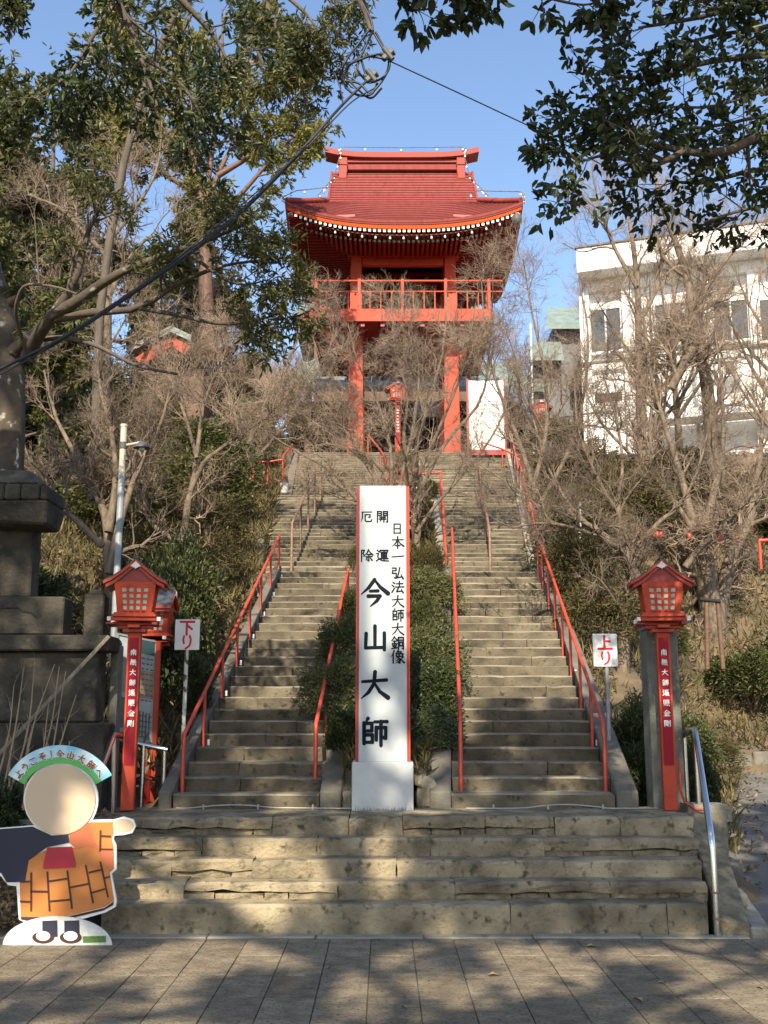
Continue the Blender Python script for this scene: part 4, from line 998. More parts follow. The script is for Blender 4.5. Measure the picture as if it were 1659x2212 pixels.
def stone_post(label, u0, u1, v0, v1, Yp, dep=.2, m='darkstone', rough=True):
    t = thing('stone_post', label, 'stone post', (at((u0 + u1) / 2, v1, Yp).x, Yp, at(0, v1, Yp).z))
    a = at(u0, v1, Yp); b = at(u1, v0, Yp); mb = MB(); h = a.z - .3; w = b.x - a.x
    mb.box(a.x, b.x, Yp, Yp + dep, h, b.z - .05, c=.015); mb.build('shaft', MT[m], t)
    mb = MB(); mb.hexa([(a.x + .008, Yp + .008, b.z - .049), (b.x - .008, Yp + .008, b.z - .049), (b.x - .008, Yp + dep - .008, b.z - .049), (a.x + .008, Yp + dep - .008, b.z - .049), (a.x + w * .3, Yp + dep * .3, b.z), (b.x - w * .25, Yp + dep * .3, b.z), (b.x - w * .25, Yp + dep * .7, b.z), (a.x + w * .3, Yp + dep * .7, b.z)], c=.012); mb.build('top', MT[m], t)
stone_post('small rounded stone post standing on the slab between stone lantern and red lantern', 178, 226, 1272, 1372, 10.0, .2)
stone_post('tall lichen-spotted square stone post behind the front left red lantern', 222, 258, 1380, 1760, 10.25, .2, m='pillar_stone')
lb = thing('leaning_pole', 'old grey timber pole leaning diagonally across the left stone blocks', 'pole', at(0, 1640, 9.5))
mb = MB(); mb.bar(at(-60, 1690, 9.45), at(236, 1374, 9.78), .045, .035, c=.005); mb.build('timber', MT['wood_grey'], lb)
# dry canes
cn = thing('dry_canes', 'clump of bare dry canes rising in front of the left stone blocks', 'plant', (at(50, 1750, 9.2).x, 9.2, .2))
rgc = np.random.default_rng(21); sets = []
limbs = []
for (u0, v0, u1, v1) in ((5, 1720, 52, 1440), (12, 1740, 75, 1430), (50, 1750, 118, 1435), (48, 1745, 128, 1440), (92, 1760, 142, 1450), (100, 1760, 165, 1500), (20, 1700, 42, 1560), (58, 1700, 80, 1540), (88, 1720, 105, 1520), (-10, 1700, 30, 1480), (70, 1760, 85, 1640), (120, 1760, 150, 1600)):
    a = at(u0, v0, 9.25); b = at(u1, v1, 9.35); mid = (a + b) / 2 + Vector((rgc.normal() * .04, 0, 0)); limbs.append(([a, mid, b], .011, .004))
P, R_ = limb_set(limbs, 8); P2, R2 = grow(rgc, P, R_, 4, .22, ang=(.6, .2), n=4, up=.1, rr=.5, rmin=.002)
link('stems', tubes_mesh('stems', [(P, R_, 5), (P2, R2, 4)], MT['cane'], cn.location), cn)

# ------------------------------------------------------------------ street lamp
Yl = 12.6
sl = thing('street_lamp', 'slim grey pole lamp with a small shaded lamp head behind the left lanterns', 'street lamp', (at(252, 1270, Yl).x, Yl, 1.2))
b0 = at(250, 1300, Yl); b1 = at(257, 922, Yl)
mb = MB(); x = b0.x; mb.tube([(x, Yl, 1.0), (x, Yl, lerp(b0.z, b1.z, .72))], .042, 12); mb.build('pole', MT['galv'], sl)
mb = MB(); mb.tube([(x, Yl, lerp(b0.z, b1.z, .72) - .002), (x, Yl, b1.z)], .041, 12); mb.tube([(x, Yl, b1.z), (x, Yl, b1.z + .03)], .046, 12); mb.build('upper_pole', MT['cream_pole'], sl)
hz = at(0, 966, Yl).z; hx = at(308, 966, Yl).x
mb = MB(); mb.tube([(x, Yl, hz + .02), (x + .1, Yl - .02, hz + .03), (hx - .03, Yl - .03, hz + .05)], .018, 8); mb.build('arm', MT['cream_pole'], sl)
mb = MB(); mb.lathe(hx, Yl - .03, [(.105, hz - .02), (.10, hz), (.05, hz + .045), (.02, hz + .07)], 16); sh = mb.build('lamp_shade', MT['insul'], sl)
mb = MB(); mb.lathe(hx, Yl - .03, [(.02, hz - .05), (.035, hz - .04), (.03, hz - .005)], 10); mb.build('bulb', MT['bulb'], sl)
mb = MB(); mb.tube([(x, Yl, hz - .02), (x, Yl, hz + .06)], .05, 12); mb.build('clamp', MT['insul'], sl)
mb = MB(); mb.tube([(x + .05, Yl - .01, hz - .17), (x + .05, Yl - .01, hz - .10)], .03, 8); mb.build('sensor', MT['insul'], sl)

# ------------------------------------------------------------------ overhead cables
def cable(name, label, pts, r, m='black', k=6):
    t = thing(name, label, 'cable', tuple(pts[0])); mb = MB(); mb.tube([tuple(q) for q in resample(pts, 40)], r, k); mb.build('line', MT[m], t); return t
t1 = cable('overhead_cable', 'thick black overhead cable running from the left edge up to the coiled junction', [at(-120, 862, 6.6), at(0, 797, 6.9), at(120, 738, 7.1), at(230, 668, 7.3), at(370, 572, 7.6), at(520, 455, 8), at(640, 335, 8.3), at(740, 226, 8.5), at(795, 172, 8.6)], .0125)
mb = MB(); mb.tube([tuple(q) for q in resample([at(-120, 868, 6.62), at(120, 744, 7.12), at(370, 579, 7.62), at(520, 462, 8.02), at(640, 342, 8.32), at(700, 280, 8.4), at(760, 220, 8.5), at(810, 190, 8.6)], 40)], .007, 6); mb.build('carrier_wire', MT['black'], t1)
mb = MB(); mb.tube([tuple(q) for q in resample([at(330, 600, 7.5), at(600, 375, 8.15), at(722, 245, 8.42), at(740, 215, 8.5), at(724, 160, 8.55)], 30)], .006, 6); mb.build('loose_wire', MT['black'], t1)
cl = thing('cable_junction', 'coiled loops of black cable with two grey junction boxes against the sky', 'cable junction', at(790, 150, 8.6))
mb = MB(); rgk = np.random.default_rng(9)
for lp in ([(800, 62), (770, 100), (745, 135), (740, 165), (760, 200), (800, 205), (815, 180)], [(802, 62), (830, 110), (838, 128), (820, 125), (790, 122), (760, 135), (742, 170), (752, 195), (790, 208), (822, 180), (838, 150), (840, 130)],
           [(812, 70), (835, 115), (842, 140), (830, 165), (800, 178), (778, 160), (772, 140), (790, 100), (806, 66)], [(745, 165), (770, 190), (800, 212), (825, 190)], [(752, 140), (780, 128), (812, 118), (835, 120)], [(780, 128), (790, 160), (800, 180)], [(806, 66), (800, 40), (780, 0)], [(745, 175), (775, 180), (795, 200)]):
    mb.tube([tuple(q) for q in resample([at(u, v, 8.6 + .03 * rgk.normal()) for u, v in lp], 24)], .0105, 6)
mb.build('wire_loops', MT['black'], cl)
for u, v in ((836, 118), (800, 165)):
    mb = MB(); q = at(u, v, 8.6)
    mb.bar(q + Vector((-.04, 0, -.05)), q + Vector((.05, 0, .045)), .05, .05, c=.008); mb.tube([q + Vector((-.06, 0, .0)), q + Vector((.07, .02, .03))], .022, 8); mb.tube([q + Vector((-.03, -.02, .05)), q + Vector((.05, -.02, -.06))], .024, 8); mb.build('junction_box', MT['insul'], cl)
cable('overhead_wire', 'thin twisted wire running from the junction to the upper right leaves', [at(842, 132, 8.6), at(950, 182, 8.8), at(1070, 238, 9.1), at(1190, 296, 9.4), at(1350, 385, 9.8), at(1500, 480, 10.2)], .006)
hang = thing('hanging_branch', 'dark bare stem hanging from the top edge above the cable coils', 'branch', at(765, -60, 8.5))
mb = MB(); mb.tube([tuple(q) for q in resample([Vector((-4.4, 7.4, 7.6)), at(380, -270, 7.9), at(640, -190, 8.3), at(750, -80, 8.5), at(775, 0, 8.55), at(790, 35, 8.6), at(802, 68, 8.6)], 24)], .022, 7); mb.build('stem', MT['barkdark'], hang)

# thin light hose along the foot of the stairs
lh = thing('light_hose', 'thin pale cable lying along the foot of the stairs on the platform', 'cable', (0, 10.1, PZ))
for (a, b) in ((-1.9, -.3), (.75, 2.5)):
    pts = [(x, 10.08 + .03 * math.sin(x * 5), PZ + .012 + max(0, .03 * math.sin(x * 4.1 + 1))) for x in np.linspace(a, b, 20)]
    mb = MB(); mb.tube(pts, .0065, 6); mb.build('hose', MT['hose'], lh)
    for x in np.arange(a + .25, b, .5):
        mb = MB(); mb.box(x - .008, x + .008, 10.06, 10.08, PZ, PZ + .045, c=.003); mb.build('clip', MT['hose'], lh)
# ------------------------------------------------------------------ bell tower
TX = .61; TY = 33.6
bt = thing('bell_tower', 'red two-storey bell tower with sweeping red hipped roof at the top of the stairs', 'bell tower', (TX, TY, Z3))
R, RD = MT['red'], MT['red_dark']
fy = 32.1; by = 35.1; pw = .38
xl, xr = TX - 1.5, TX + 1.5
deck_b = at(870, 695, 30.9).z; deck_t = at(870, 668, 30.9).z
beam_b, beam_t = at(870, 560, fy).z, at(870, 533, fy).z
for x in (xl, xr):
    for y in (fy, by):
        mb = MB(); mb.hexa([(x - .26, y - .22, Z3 - .1), (x + .26, y - .22, Z3 - .1), (x + .26, y + .22, Z3 - .1), (x - .26, y + .22, Z3 - .1), (x - .17, y - .17, beam_b), (x + .17, y - .17, beam_b), (x + .17, y + .17, beam_b), (x - .17, y + .17, beam_b)], c=.01); mb.build('post', R, bt)
mb = MB(); mb.box(xl - .28, xr + .28, fy - .2, fy + .2, beam_b, beam_t, c=.01); mb.build('front_beam', R, bt)
mb = MB(); mb.box(xl + .2, xr - .2, fy - .1, fy + .1, beam_b - .24, beam_b - .004, c=.008); mb.build('lintel', MT['red'], bt)
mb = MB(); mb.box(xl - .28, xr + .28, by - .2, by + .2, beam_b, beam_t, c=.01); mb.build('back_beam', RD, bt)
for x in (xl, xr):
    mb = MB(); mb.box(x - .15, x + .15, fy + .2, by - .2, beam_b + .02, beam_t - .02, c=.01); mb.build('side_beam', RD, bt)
# deck
dx0, dx1 = at(676, 680, 30.9).x, at(1063, 680, 30.9).x; dy0, dy1 = 30.9, 36.3
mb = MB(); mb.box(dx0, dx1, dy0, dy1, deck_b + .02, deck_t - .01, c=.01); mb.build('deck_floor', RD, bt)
mb = MB(); mb.box(dx0 - .02, dx1 + .02, dy0 - .05, dy0 - .002, deck_b, deck_t, c=.006); mb.build('deck_fascia', R, bt)
for x in (dx0 - .05, dx1):
    mb = MB(); mb.box(x, x + .05, dy0, dy1, deck_b + .01, deck_t - .005, c=.006); mb.build('deck_fascia', R, bt)
for x in np.linspace(dx0 + .3, dx1 - .3, 9):
    mb = MB(); mb.box(x - .06, x + .06, dy0 + .05, dy1 - .05, deck_b - .13, deck_b + .015); mb.build('joist', RD, bt)
ry = at(870, 607, 30.95).z; rm = at(870, 630, 30.95).z
for z in (ry, rm):
    mb = MB(); mb.tube([(dx0 - .25, 30.95, z), (dx1 + .35, 30.95, z)], .035 if z == ry else .026, 6); mb.build('railing_bar', R, bt)
    for x in (dx0 + .05, dx1 - .05):
        mb = MB(); mb.tube([(x, 30.95, z), (x, dy1 - .1, z)], .03, 6); mb.build('railing_bar', R, bt)
for i, x in enumerate(np.linspace(dx0 + .08, dx1 - .08, 17)):
    big = i % 4 == 0
    mb = MB(); w = .045 if big else .018; mb.box(x - w, x + w, 30.95 - w, 30.95 + w, deck_t - .01, (ry + .06) if big else rm); mb.build('railing_post' if big else 'baluster', R, bt)
for x in (dx0 + .05, dx1 - .05):
    for y in np.linspace(31.8, dy1 - .2, 5):
        mb = MB(); mb.box(x - .03, x + .03, y - .03, y + .03, deck_t - .01, ry); mb.build('railing_post', R, bt)
# braces below the deck
for x, s in ((xl, 1), (xr, -1)):
    mb = MB(); mb.bar((x - s * .1, fy, deck_b - 1.0), (x - s * 1.05, fy - .9, deck_b - .05), .16, .16); mb.build('brace', R, bt)
# back wall of the bell chamber and the bell
mb = MB(); mb.box(xl + .2, xr - .2, by + .02, by + .08, deck_t, beam_b); mb.build('back_wall', MT['wood'], bt)
bell = thing('temple_bell', 'dark bronze bell hanging inside the red bell tower', 'bell', (TX + .05, 33.6, deck_t + 1))
mb = MB(); z = beam_b; mb.lathe(TX + .05, 33.6, [(.44, z - 1.35), (.45, z - 1.25), (.40, z - 1.15), (.37, z - .6), (.33, z - .3), (.2, z - .14), (.05, z - .1)], 20); mb.build('bell_body', MT['tile_dark'], bell)
mb = MB(); mb.tube([(TX + .05, 33.6, z - .1), (TX + .05, 33.6, z + .3)], .05, 8); mb.build('hanger', MT['dark'], bell)
mb = MB(); mb.tube([(TX - .9, 32.9, z - .95), (TX - .3, 33.4, z - .95)], .07, 8); mb.build('striker', MT['wood'], bell)
# white frieze under the eaves and bracket arms
fz0, fz1 = beam_t + .02, at(870, 512, fy).z
for i in range(6):
    a = lerp(xl + .5, xr - .3, i / 6); mb = MB(); mb.box(a + .01, a + (xr - xl - .8) / 6 - .012, fy - .12, fy - .06, fz0 + .03, fz1, c=.006); mb.build('white_panel', MT['wall_white'], bt)
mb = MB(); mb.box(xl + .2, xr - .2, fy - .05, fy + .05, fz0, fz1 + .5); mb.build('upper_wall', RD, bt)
for x in (xl + .0, xr - .0):
    for (w, d, za, zb_) in ((.14, .35, 0, .16), (.3, .5, .17, .32), (.46, .75, .33, .5)):
        mb = MB(); mb.box(x - w / 2, x + w / 2, fy - d, fy + .2, fz0 + za, fz0 + zb_, c=.01); mb.build('bracket', RD, bt)
# roof: hipped skirt below, gabled roof above
eh, ed = 3.62, 3.55
ec_z, em_z = at(612, 437, TY - ed).z, at(870, 478, TY - ed).z        # corner and middle of the front eave
ridge_z = at(870, 372, TY).z; gw = 2.42
def eave_z(s): return em_z + (ec_z - em_z) * abs(s) ** 2.6
NX, NS = 24, 22
def roof_pt(side, a, s):
    """side 0 front,1 right,2 back,3 left; a -1..1 along the eave, s 0 at the eave to 1 at the top"""
    ez = eave_z(a)
    prof = s ** 1.25
    if side in (0, 2):
        d = ed * (1 - s); 
        wmax = lerp(eh, gw, min(1, s / .44)) if s < .44 else gw
        x = a * wmax; z = lerp(ez, ridge_z, lerp(s, prof, .8)) if True else 0
        if s > 0: z = lerp(ez, em_z, min(1, s * 2.2)) + (ridge_z - em_z) * (.80 * s + .20 * s * s)
        y = -d if side == 0 else d
        return (TX + x, TY + y, z)
    s2 = s * .44
    x = lerp(eh, gw, s); dd = ed * (1 - s2); z = lerp(ez, em_z, min(1, s2 * 2.2)) + (ridge_z - em_z) * (.80 * s2 + .20 * s2 * s2)
    return (TX + (x if side == 1 else -x), TY + a * dd, z)
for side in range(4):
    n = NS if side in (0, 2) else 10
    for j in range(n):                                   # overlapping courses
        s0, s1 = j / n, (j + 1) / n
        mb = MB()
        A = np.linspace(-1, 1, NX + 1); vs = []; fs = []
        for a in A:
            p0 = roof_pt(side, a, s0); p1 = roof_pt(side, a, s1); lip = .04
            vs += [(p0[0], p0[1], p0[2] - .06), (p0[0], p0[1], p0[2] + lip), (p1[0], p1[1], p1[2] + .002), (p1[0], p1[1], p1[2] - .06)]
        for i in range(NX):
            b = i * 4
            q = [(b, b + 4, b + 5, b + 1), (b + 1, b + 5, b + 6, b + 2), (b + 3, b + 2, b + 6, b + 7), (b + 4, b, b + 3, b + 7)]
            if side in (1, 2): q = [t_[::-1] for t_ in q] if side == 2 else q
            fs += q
        mb.add(vs, fs); mb.m = [1 if n_ % 4 == 0 else 0 for n_ in range(len(mb.f))]; mb.build('roof_course', [MT['roof_red'], MT['seam_shade']], bt)  # lip faces darker: crevice shade at each lap painted into the colour
# eave edge: red lip, orange board, white rafter ends
def eave_strip(name, m, off0, off1, inset0, inset1, sides=(0, 1, 2, 3)):
    for side in sides:
        mb = MB(); A = np.linspace(-1, 1, NX + 1); vs = []; fs = []
        for a in A:
            x, y, z = roof_pt(side, a, 0)
            for off, ins in ((off1, inset1), (off0, inset0)):
                k = 1 - ins / eh; vs.append((TX + (x - TX) * k, TY + (y - TY) * k, z - off))
            k = 1 - (inset1 + .12) / eh; vs += [(TX + (x - TX) * k, TY + (y - TY) * k, z - off0), (TX + (x - TX) * k, TY + (y - TY) * k, z - off1)]
        for i in range(NX):
            b = i * 4; fs += [(b, b + 4, b + 5, b + 1), (b + 1, b + 5, b + 6, b + 2), (b + 3, b + 7, b + 4, b), (b + 2, b + 6, b + 7, b + 3)]
        mb.add(vs, fs); mb.build(name, m, bt)
eave_strip('eave_lip', MT['roof_red'], -.03, .10, -.01, .01)
eave_strip('eave_board', MT['eave_orange'], .10, .215, .03, .06)
rm_ = MB(); rm_.box(-.04, .04, 0, .7, -.085, 0); rm_.box(-.040, .040, -.012, 0, -.082, .002, mi=1)
rmesh = rm_.mesh('rafter', [RD, MT['white']])
rm2 = MB(); rm2.box(-.035, .035, 0, 1.5, -.07, 0); rm2.box(-.037, .037, -.012, 0, -.072, .002, mi=1)
rmesh2 = rm2.mesh('rafter', [RD, MT['pane']])
NR = 47
for side in range(4):
    for row, (me, ins, off, tilt) in enumerate(((rmesh, .10, .225, .12), (rmesh2, .62, .33, .04))):
        if side == 2 and row == 0: pass
        for i in range(NR):
            a = -0.965 + 1.93 * i / (NR - 1)
            x, y, z = roof_pt(side, a, 0); k = 1 - ins / eh
            o = link('rafter', me, bt); o.location = (TX + (x - TX) * k - TX, TY + (y - TY) * k - TY, z - off - Z3)
            if side in (1, 3): o.location.x = (x - TX) * k; o.location.y = (y - TY)*.985
            if side in (0, 2): o.location.x = (x - TX) * .985
            o.rotation_euler = (tilt if row else .05, 0, {0: 0, 1: math.pi / 2, 2: math.pi, 3: -math.pi / 2}[side])
# soffit boards behind the rafters
for side in range(4):
    mb = MB(); A = np.linspace(-1, 1, NX + 1); vs = []; fs = []
    for a in A:
        x, y, z = roof_pt(side, a, 0); vs.append((TX + (x - TX) * .97, TY + (y - TY) * .97, z - .22)); vs.append((TX + (x - TX) * .40, TY + (y - TY) * .40, em_z + .5))
    for i in range(NX): fs.append((i * 2, i * 2 + 1, i * 2 + 3, i * 2 + 2))
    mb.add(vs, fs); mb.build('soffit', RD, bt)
for sx in (-1, 1):
    for sy in (-1, 1):
        mb = MB(); mb.bar((TX + sx * 1.4, TY + sy * 1.4, em_z + .1), (TX + sx * (eh - .12), TY + sy * (ed - .12), ec_z - .33), .16, .2); mb.build('hip_rafter', RD, bt)
        mb = MB(); q = roof_pt(0 if sy < 0 else 2, sx, .02); q2 = roof_pt(0 if sy < 0 else 2, sx, .44); mid = roof_pt(0 if sy < 0 else 2, sx, .2)
        mb.tube([(q[0], q[1], q[2] + .08), (mid[0], mid[1], mid[2] + .09), (q2[0], q2[1], q2[2] + .1)], .09, 8); mb.build('hip_ridge', MT['roof_red'], bt)
# gable ends
for sx in (-1, 1):
    mb = MB(); z0 = roof_pt(0, 1, .44)[2]; d = ed * .56
    x = TX + sx * (gw - .12); vs = [(x, TY - d, z0 - .05), (x, TY + d, z0 - .05), (x, TY, ridge_z - .05)]
    mb.add(vs + [(v[0] - sx * .1, v[1], v[2]) for v in vs], [(0, 1, 2), (5, 4, 3), (0, 3, 4, 1), (1, 4, 5, 2), (2, 5, 3, 0)]); mb.build('gable', RD, bt)
    mb = MB()
    for sy in (-1, 1):
        pts = [roof_pt(0, sx, s) for s in np.linspace(.44, 1, 8)]
        pts = [(TX + sx * (gw - .02), TY + sy * abs(p_[1] - TY), p_[2] - .07) for p_ in pts]
        for a, b in zip(pts[:-1], pts[1:]): mb.bar(a, b, .07, .22)
    mb.build('barge_board', MT['roof_red'], bt)
# ridge
rt = at(870, 341, TY).z; hx = 2.12
h0 = ridge_z - .02
mb = MB(); mb.box(TX - hx, TX + hx, TY - .22, TY + .22, h0, h0 + (rt - h0) * .40, c=.01); mb.build('ridge_box', MT['roof_red'], bt)
mb = MB(); mb.box(TX - hx, TX + hx, TY - .29, TY + .29, h0 + (rt - h0) * .42, h0 + (rt - h0) * .50, c=.01); mb.build('ridge_band', MT['roof_pale'], bt)
mb = MB(); mb.box(TX - hx, TX + hx, TY - .20, TY + .20, h0 + (rt - h0) * .5, h0 + (rt - h0) * .70, c=.01); mb.build('ridge_box', MT['roof_red'], bt)
capw = 2.62
mb = MB(); vs = []; fs = []; XS = np.linspace(-capw, capw, 17)
for x in XS:
    zc = h0 + (rt - h0) * .72 + .20 * abs(x / capw) ** 4
    for dy, dz in ((-.33, 0), (.33, 0), (.33, .19), (-.33, .19)): vs.append((TX + x, TY + dy, zc + dz))
for i in range(16):
    b = i * 4
    for k in range(4): fs.append((b + k, b + (k + 1) % 4, b + 4 + (k + 1) % 4, b + 4 + k))
fs = [f[::-1] for f in fs] + [(0, 1, 2, 3), (67, 66, 65, 64)]
mb.add(vs, fs); mb.build('ridge_cap', MT['roof_pale'], bt)
for sx in (-1, 1):
    mb = MB(); x = TX + sx * (hx - .12); mb.box(x - .14, x + .14, TY - .34, TY + .34, h0 - .16, h0 + (rt - h0) * .70, c=.012); mb.box(x - .13, x + .13, TY - .42, TY + .42, h0 - .42, h0 - .16, c=.012); mb.box(x - .16, x + .16, TY - .37, TY + .37, h0 + (rt - h0) * .2, h0 + (rt - h0) * .3, c=.008); mb.build('ridge_end_plate', MT['roof_pale'], bt)
# strings of lamps on thin frames above the roof
def lamp_string(label, pts, nb, tails=()):
    t = thing('lamp_string', label, 'string lights', tuple(pts[0]), 'strings of small lamps on the bell tower')
    mb = MB(); mb.tube(pts, .014, 6)
    for tl in tails: mb.tube(tl, .018, 6)
    mb.build('wire', MT['barkgrey'], t)
    P_ = resample(pts, 200)
    for i in range(nb):
        q = P_[int((i + .5) / nb * 199)]
        m2 = MB(); m2.lathe(q[0], q[1], [(.01, q[2] - .14), (.034, q[2] - .12), (.036, q[2] - .10), (.025, q[2] - .06)], 8); m2.lathe(q[0], q[1], [(.025, q[2] - .06), (.022, q[2])], 6, mi=1); m2.build('bulb', [MT['bulb'], MT['insul']], t)
zr = at(860, 319, TY - .3).z
lamp_string('string of small lamps on a frame above the tower ridge', [(TX - 2.08, TY - .35, rt - .2), (TX - 2.08, TY - .35, zr - .1), (TX - 2.0, TY - .35, zr), (TX, TY - .35, zr - .03), (TX + 2.0, TY - .35, zr), (TX + 2.12, TY - .35, zr - .1), (TX + 2.14, TY - .35, rt - .1)], 11)
e0 = roof_pt(0, -1, 0); e1 = roof_pt(0, 1, 0)
lamp_string('string of small lamps above the left roof corner of the tower', [(TX - 2.2, TY - 2.3, at(715, 403, 31.3).z), tuple(at(640, 412, 30.5)), tuple(at(612, 425, 30.2)), (e0[0], e0[1], e0[2] + .1)], 6)
lamp_string('string of small lamps above the right roof corner of the tower', [tuple(at(1015, 422, 31.3)), tuple(at(1030, 412, 31)), tuple(at(1125, 414, 30.3)), tuple(at(1131, 422, 30.2)), (e1[0] + .05, e1[1], e1[2])], 5)
for sx in (-1, 1):
    lamp_string('string of small lamps running down the %s end of the tower roof' % ('left' if sx < 0 else 'right'), [(TX + sx * 2.12, TY - .5, rt - .25)] + [(TX + sx * (2.14 + .12 * i), roof_pt(0, 0, 1 - .1 * i)[1] - .05, roof_pt(0, 0, 1 - .1 * i)[2] + .14) for i in range(1, 6)], 6)
mid = [(TX + a * 3.3, TY - ed + .2, eave_z(a) - .36) for a in np.linspace(-.95, .95, 21)]
lamp_string('string of small lamps hanging under the front eave of the tower', mid, 15)
sp2 = thing('loudspeaker', 'small grey loudspeaker fixed under the right eave corner of the tower', 'loudspeaker', (e1[0] - .25, e1[1] + .2, e1[2] - .5))
mb = MB(); mb.lathe(e1[0] - .2, e1[1] + .1, [(.06, e1[2] - .68), (.16, e1[2] - .62), (.17, e1[2] - .45), (.1, e1[2] - .36)], 12); mb.build('horn', MT['insul'], sp2)
lmp = thing('eave_lantern', 'grey metal lantern hanging under the left eaves of the bell tower', 'lantern', at(697, 522, 32))
q = at(697, 522, 32); mb = MB(); mb.lathe(q.x, 32, [(.05, q.z - .25), (.16, q.z - .2), (.18, q.z - .02), (.22, q.z), (.1, q.z + .12), (.03, q.z + .2)], 8, smooth=False); mb.tube([(q.x, 32, q.z + .2), (q.x, 32, q.z + .7)], .02, 6); mb.build('lantern_body', MT['insul'], lmp)

# ------------------------------------------------------------------ hall behind the tower
th = thing('temple_hall', 'temple hall behind the bell tower with red gable boards and pale green roofs', 'temple', (TX + .3, 46, Z3))
Yh = 44.
ap = at(838, 590, Yh); lft = at(652, 690, Yh); rgt = at(1035, 690, Yh)
for a, b in ((lft, ap), (ap, rgt)):
    mb = MB(); mb.bar(a, b, .25, .45); mb.build('barge_board', R, th)
    d = Vector((0, 6, 0)); up = Vector((0, 0, .32))
    mb = MB(); s = Vector((-.35, 0, -.2)) if a is lft else Vector((0, 0, 0)); e = Vector((.35, 0, -.2)) if b is rgt else Vector((0, 0, 0))
    mb.hexa([a + s + Vector((0, -.25, .18)), b + e + Vector((0, -.25, .18)), b + e + d + Vector((0, 0, .18)), a + s + d + Vector((0, 0, .18)), a + s + up + Vector((0, -.3, .1)), b + e + up + Vector((0, -.3, .1)), b + e + d + up, a + s + d + up]); mb.build('main_roof', MT['copper'], th)
mb = MB(); mb.prism([(lft.x + .4, lft.z), (rgt.x - .4, rgt.z), (ap.x, ap.z - .1)], Yh + .3, Yh + .6); mb.build('gable_wall', MT['wood'], th)
mb = MB(); mb.box(lft.x + .5, rgt.x - .5, Yh + .8, Yh + 6, Z3 - .5, lft.z); mb.build('wall', MT['wood'], th)
yb = 41.5; z1, z0 = at(870, 770, yb).z, at(870, 835, 39.6).z
mb = MB(); mb.hexa([(TX - 5, 39.6, z0 - .2), (TX + 5.6, 39.6, z0 - .2), (TX + 4.6, 42.5, z1 - .1), (TX - 4, 42.5, z1 - .1), (TX - 5, 39.55, z0), (TX + 5.6, 39.55, z0), (TX + 4.6, 42.4, z1 + .1), (TX - 4, 42.4, z1 + .1)]); mb.build('porch_roof', MT['copper'], th)
mb = MB(); mb.box(TX - 2.2, TX + 2.6, 41.6, 42.2, z1 - .1, z1 + .55, c=.05); mb.build('tiled_ridge', MT['tile'], th)
for i in range(22):
    x = lerp(TX - 2.1, TX + 2.4, i / 21); mb = MB(); mb.tube([(x, 41.5, z1 + .28), (x, 39.9, z0 + .12)], .06, 6); mb.build('roof_tile', MT['tile'], th)
for x in (-3.6, -1.6, 1.9, 4.1):
    mb = MB(); mb.box(TX + x - .14, TX + x + .14, 40.3, 40.6, Z3 - .05, z0); mb.build('column', MT['wood'], th)
mb = MB(); mb.box(TX - 4.6, TX + 5.2, 43.2, 43.4, Z3, z0 + .5); mb.build('dark_interior', MT['dark'], th)
wg = thing('wash_pavilion', 'small green roofed pavilion seen through the right side of the tower legs', 'pavilion', (TX + 1.2, 37, Z3))
g0, g1 = at(882, 905, 36.5), at(948, 872, 36.5)
mb = MB(); mb.hexa([(g0.x, 36.2, g0.z), (g1.x + .3, 36.2, g0.z), (g1.x, 38, g1.z + .35), (g0.x + .3, 38, g1.z + .35), (g0.x, 36.2, g0.z + .1), (g1.x + .3, 36.2, g0.z + .1), (g1.x, 38, g1.z + .5), (g0.x + .3, 38, g1.z + .5)]); mb.build('roof', MT['copper'], wg)
for x in (g0.x + .15, g1.x):
    mb = MB(); mb.box(x - .06, x + .06, 36.9, 37.02, Z3 - .05, g0.z + .1); mb.build('post', MT['wood'], wg)

# large notice board
nb = thing('notice_board', 'large white framed notice board full of small writing beside the tower right leg', 'notice board', (at(1050, 975, 31).x, 31, Z3))
a, b = at(1012, 822, 31), at(1091, 972, 31)
mb = MB(); mb.box(a.x, b.x, 31, 31.08, b.z, a.z, c=.01); pn = mb.build('panel', MT['wall_white'], nb)
mb = MB(); rgn = np.random.default_rng(1)
for c in range(6):
    for r in range(12):
        if rgn.random() < .25: continue
        x = lerp(a.x, b.x, .22 + c * .12); z = lerp(a.z, b.z, .2 + r * .055); w, h = rgn.uniform(.02, .045), rgn.uniform(.02, .05)
        mb.add([(x - w, 30.997, z), (x + w, 30.997, z), (x + w, 30.997, z + h), (x - w, 30.997, z + h)], [(0, 1, 2, 3)])
o = mb.build('faint_print', mat('print_faint', (.42, .41, .44), rough=.8), pn); o['kind'] = 'stuff'
mb = MB(); mb.box(a.x - .07, a.x - .005, 30.98, 31.1, b.z - .6, a.z + .05); mb.box(b.x + .005, b.x + .05, 30.98, 31.1, b.z - .6, a.z + .05); mb.build('frame_post', MT['red_dark'], nb)
mb = MB(); mb.box(a.x - .002, b.x + .002, 30.97, 31.1, b.z - .16, b.z - .004); mb.build('lower_frame', MT['red_dark'], nb)

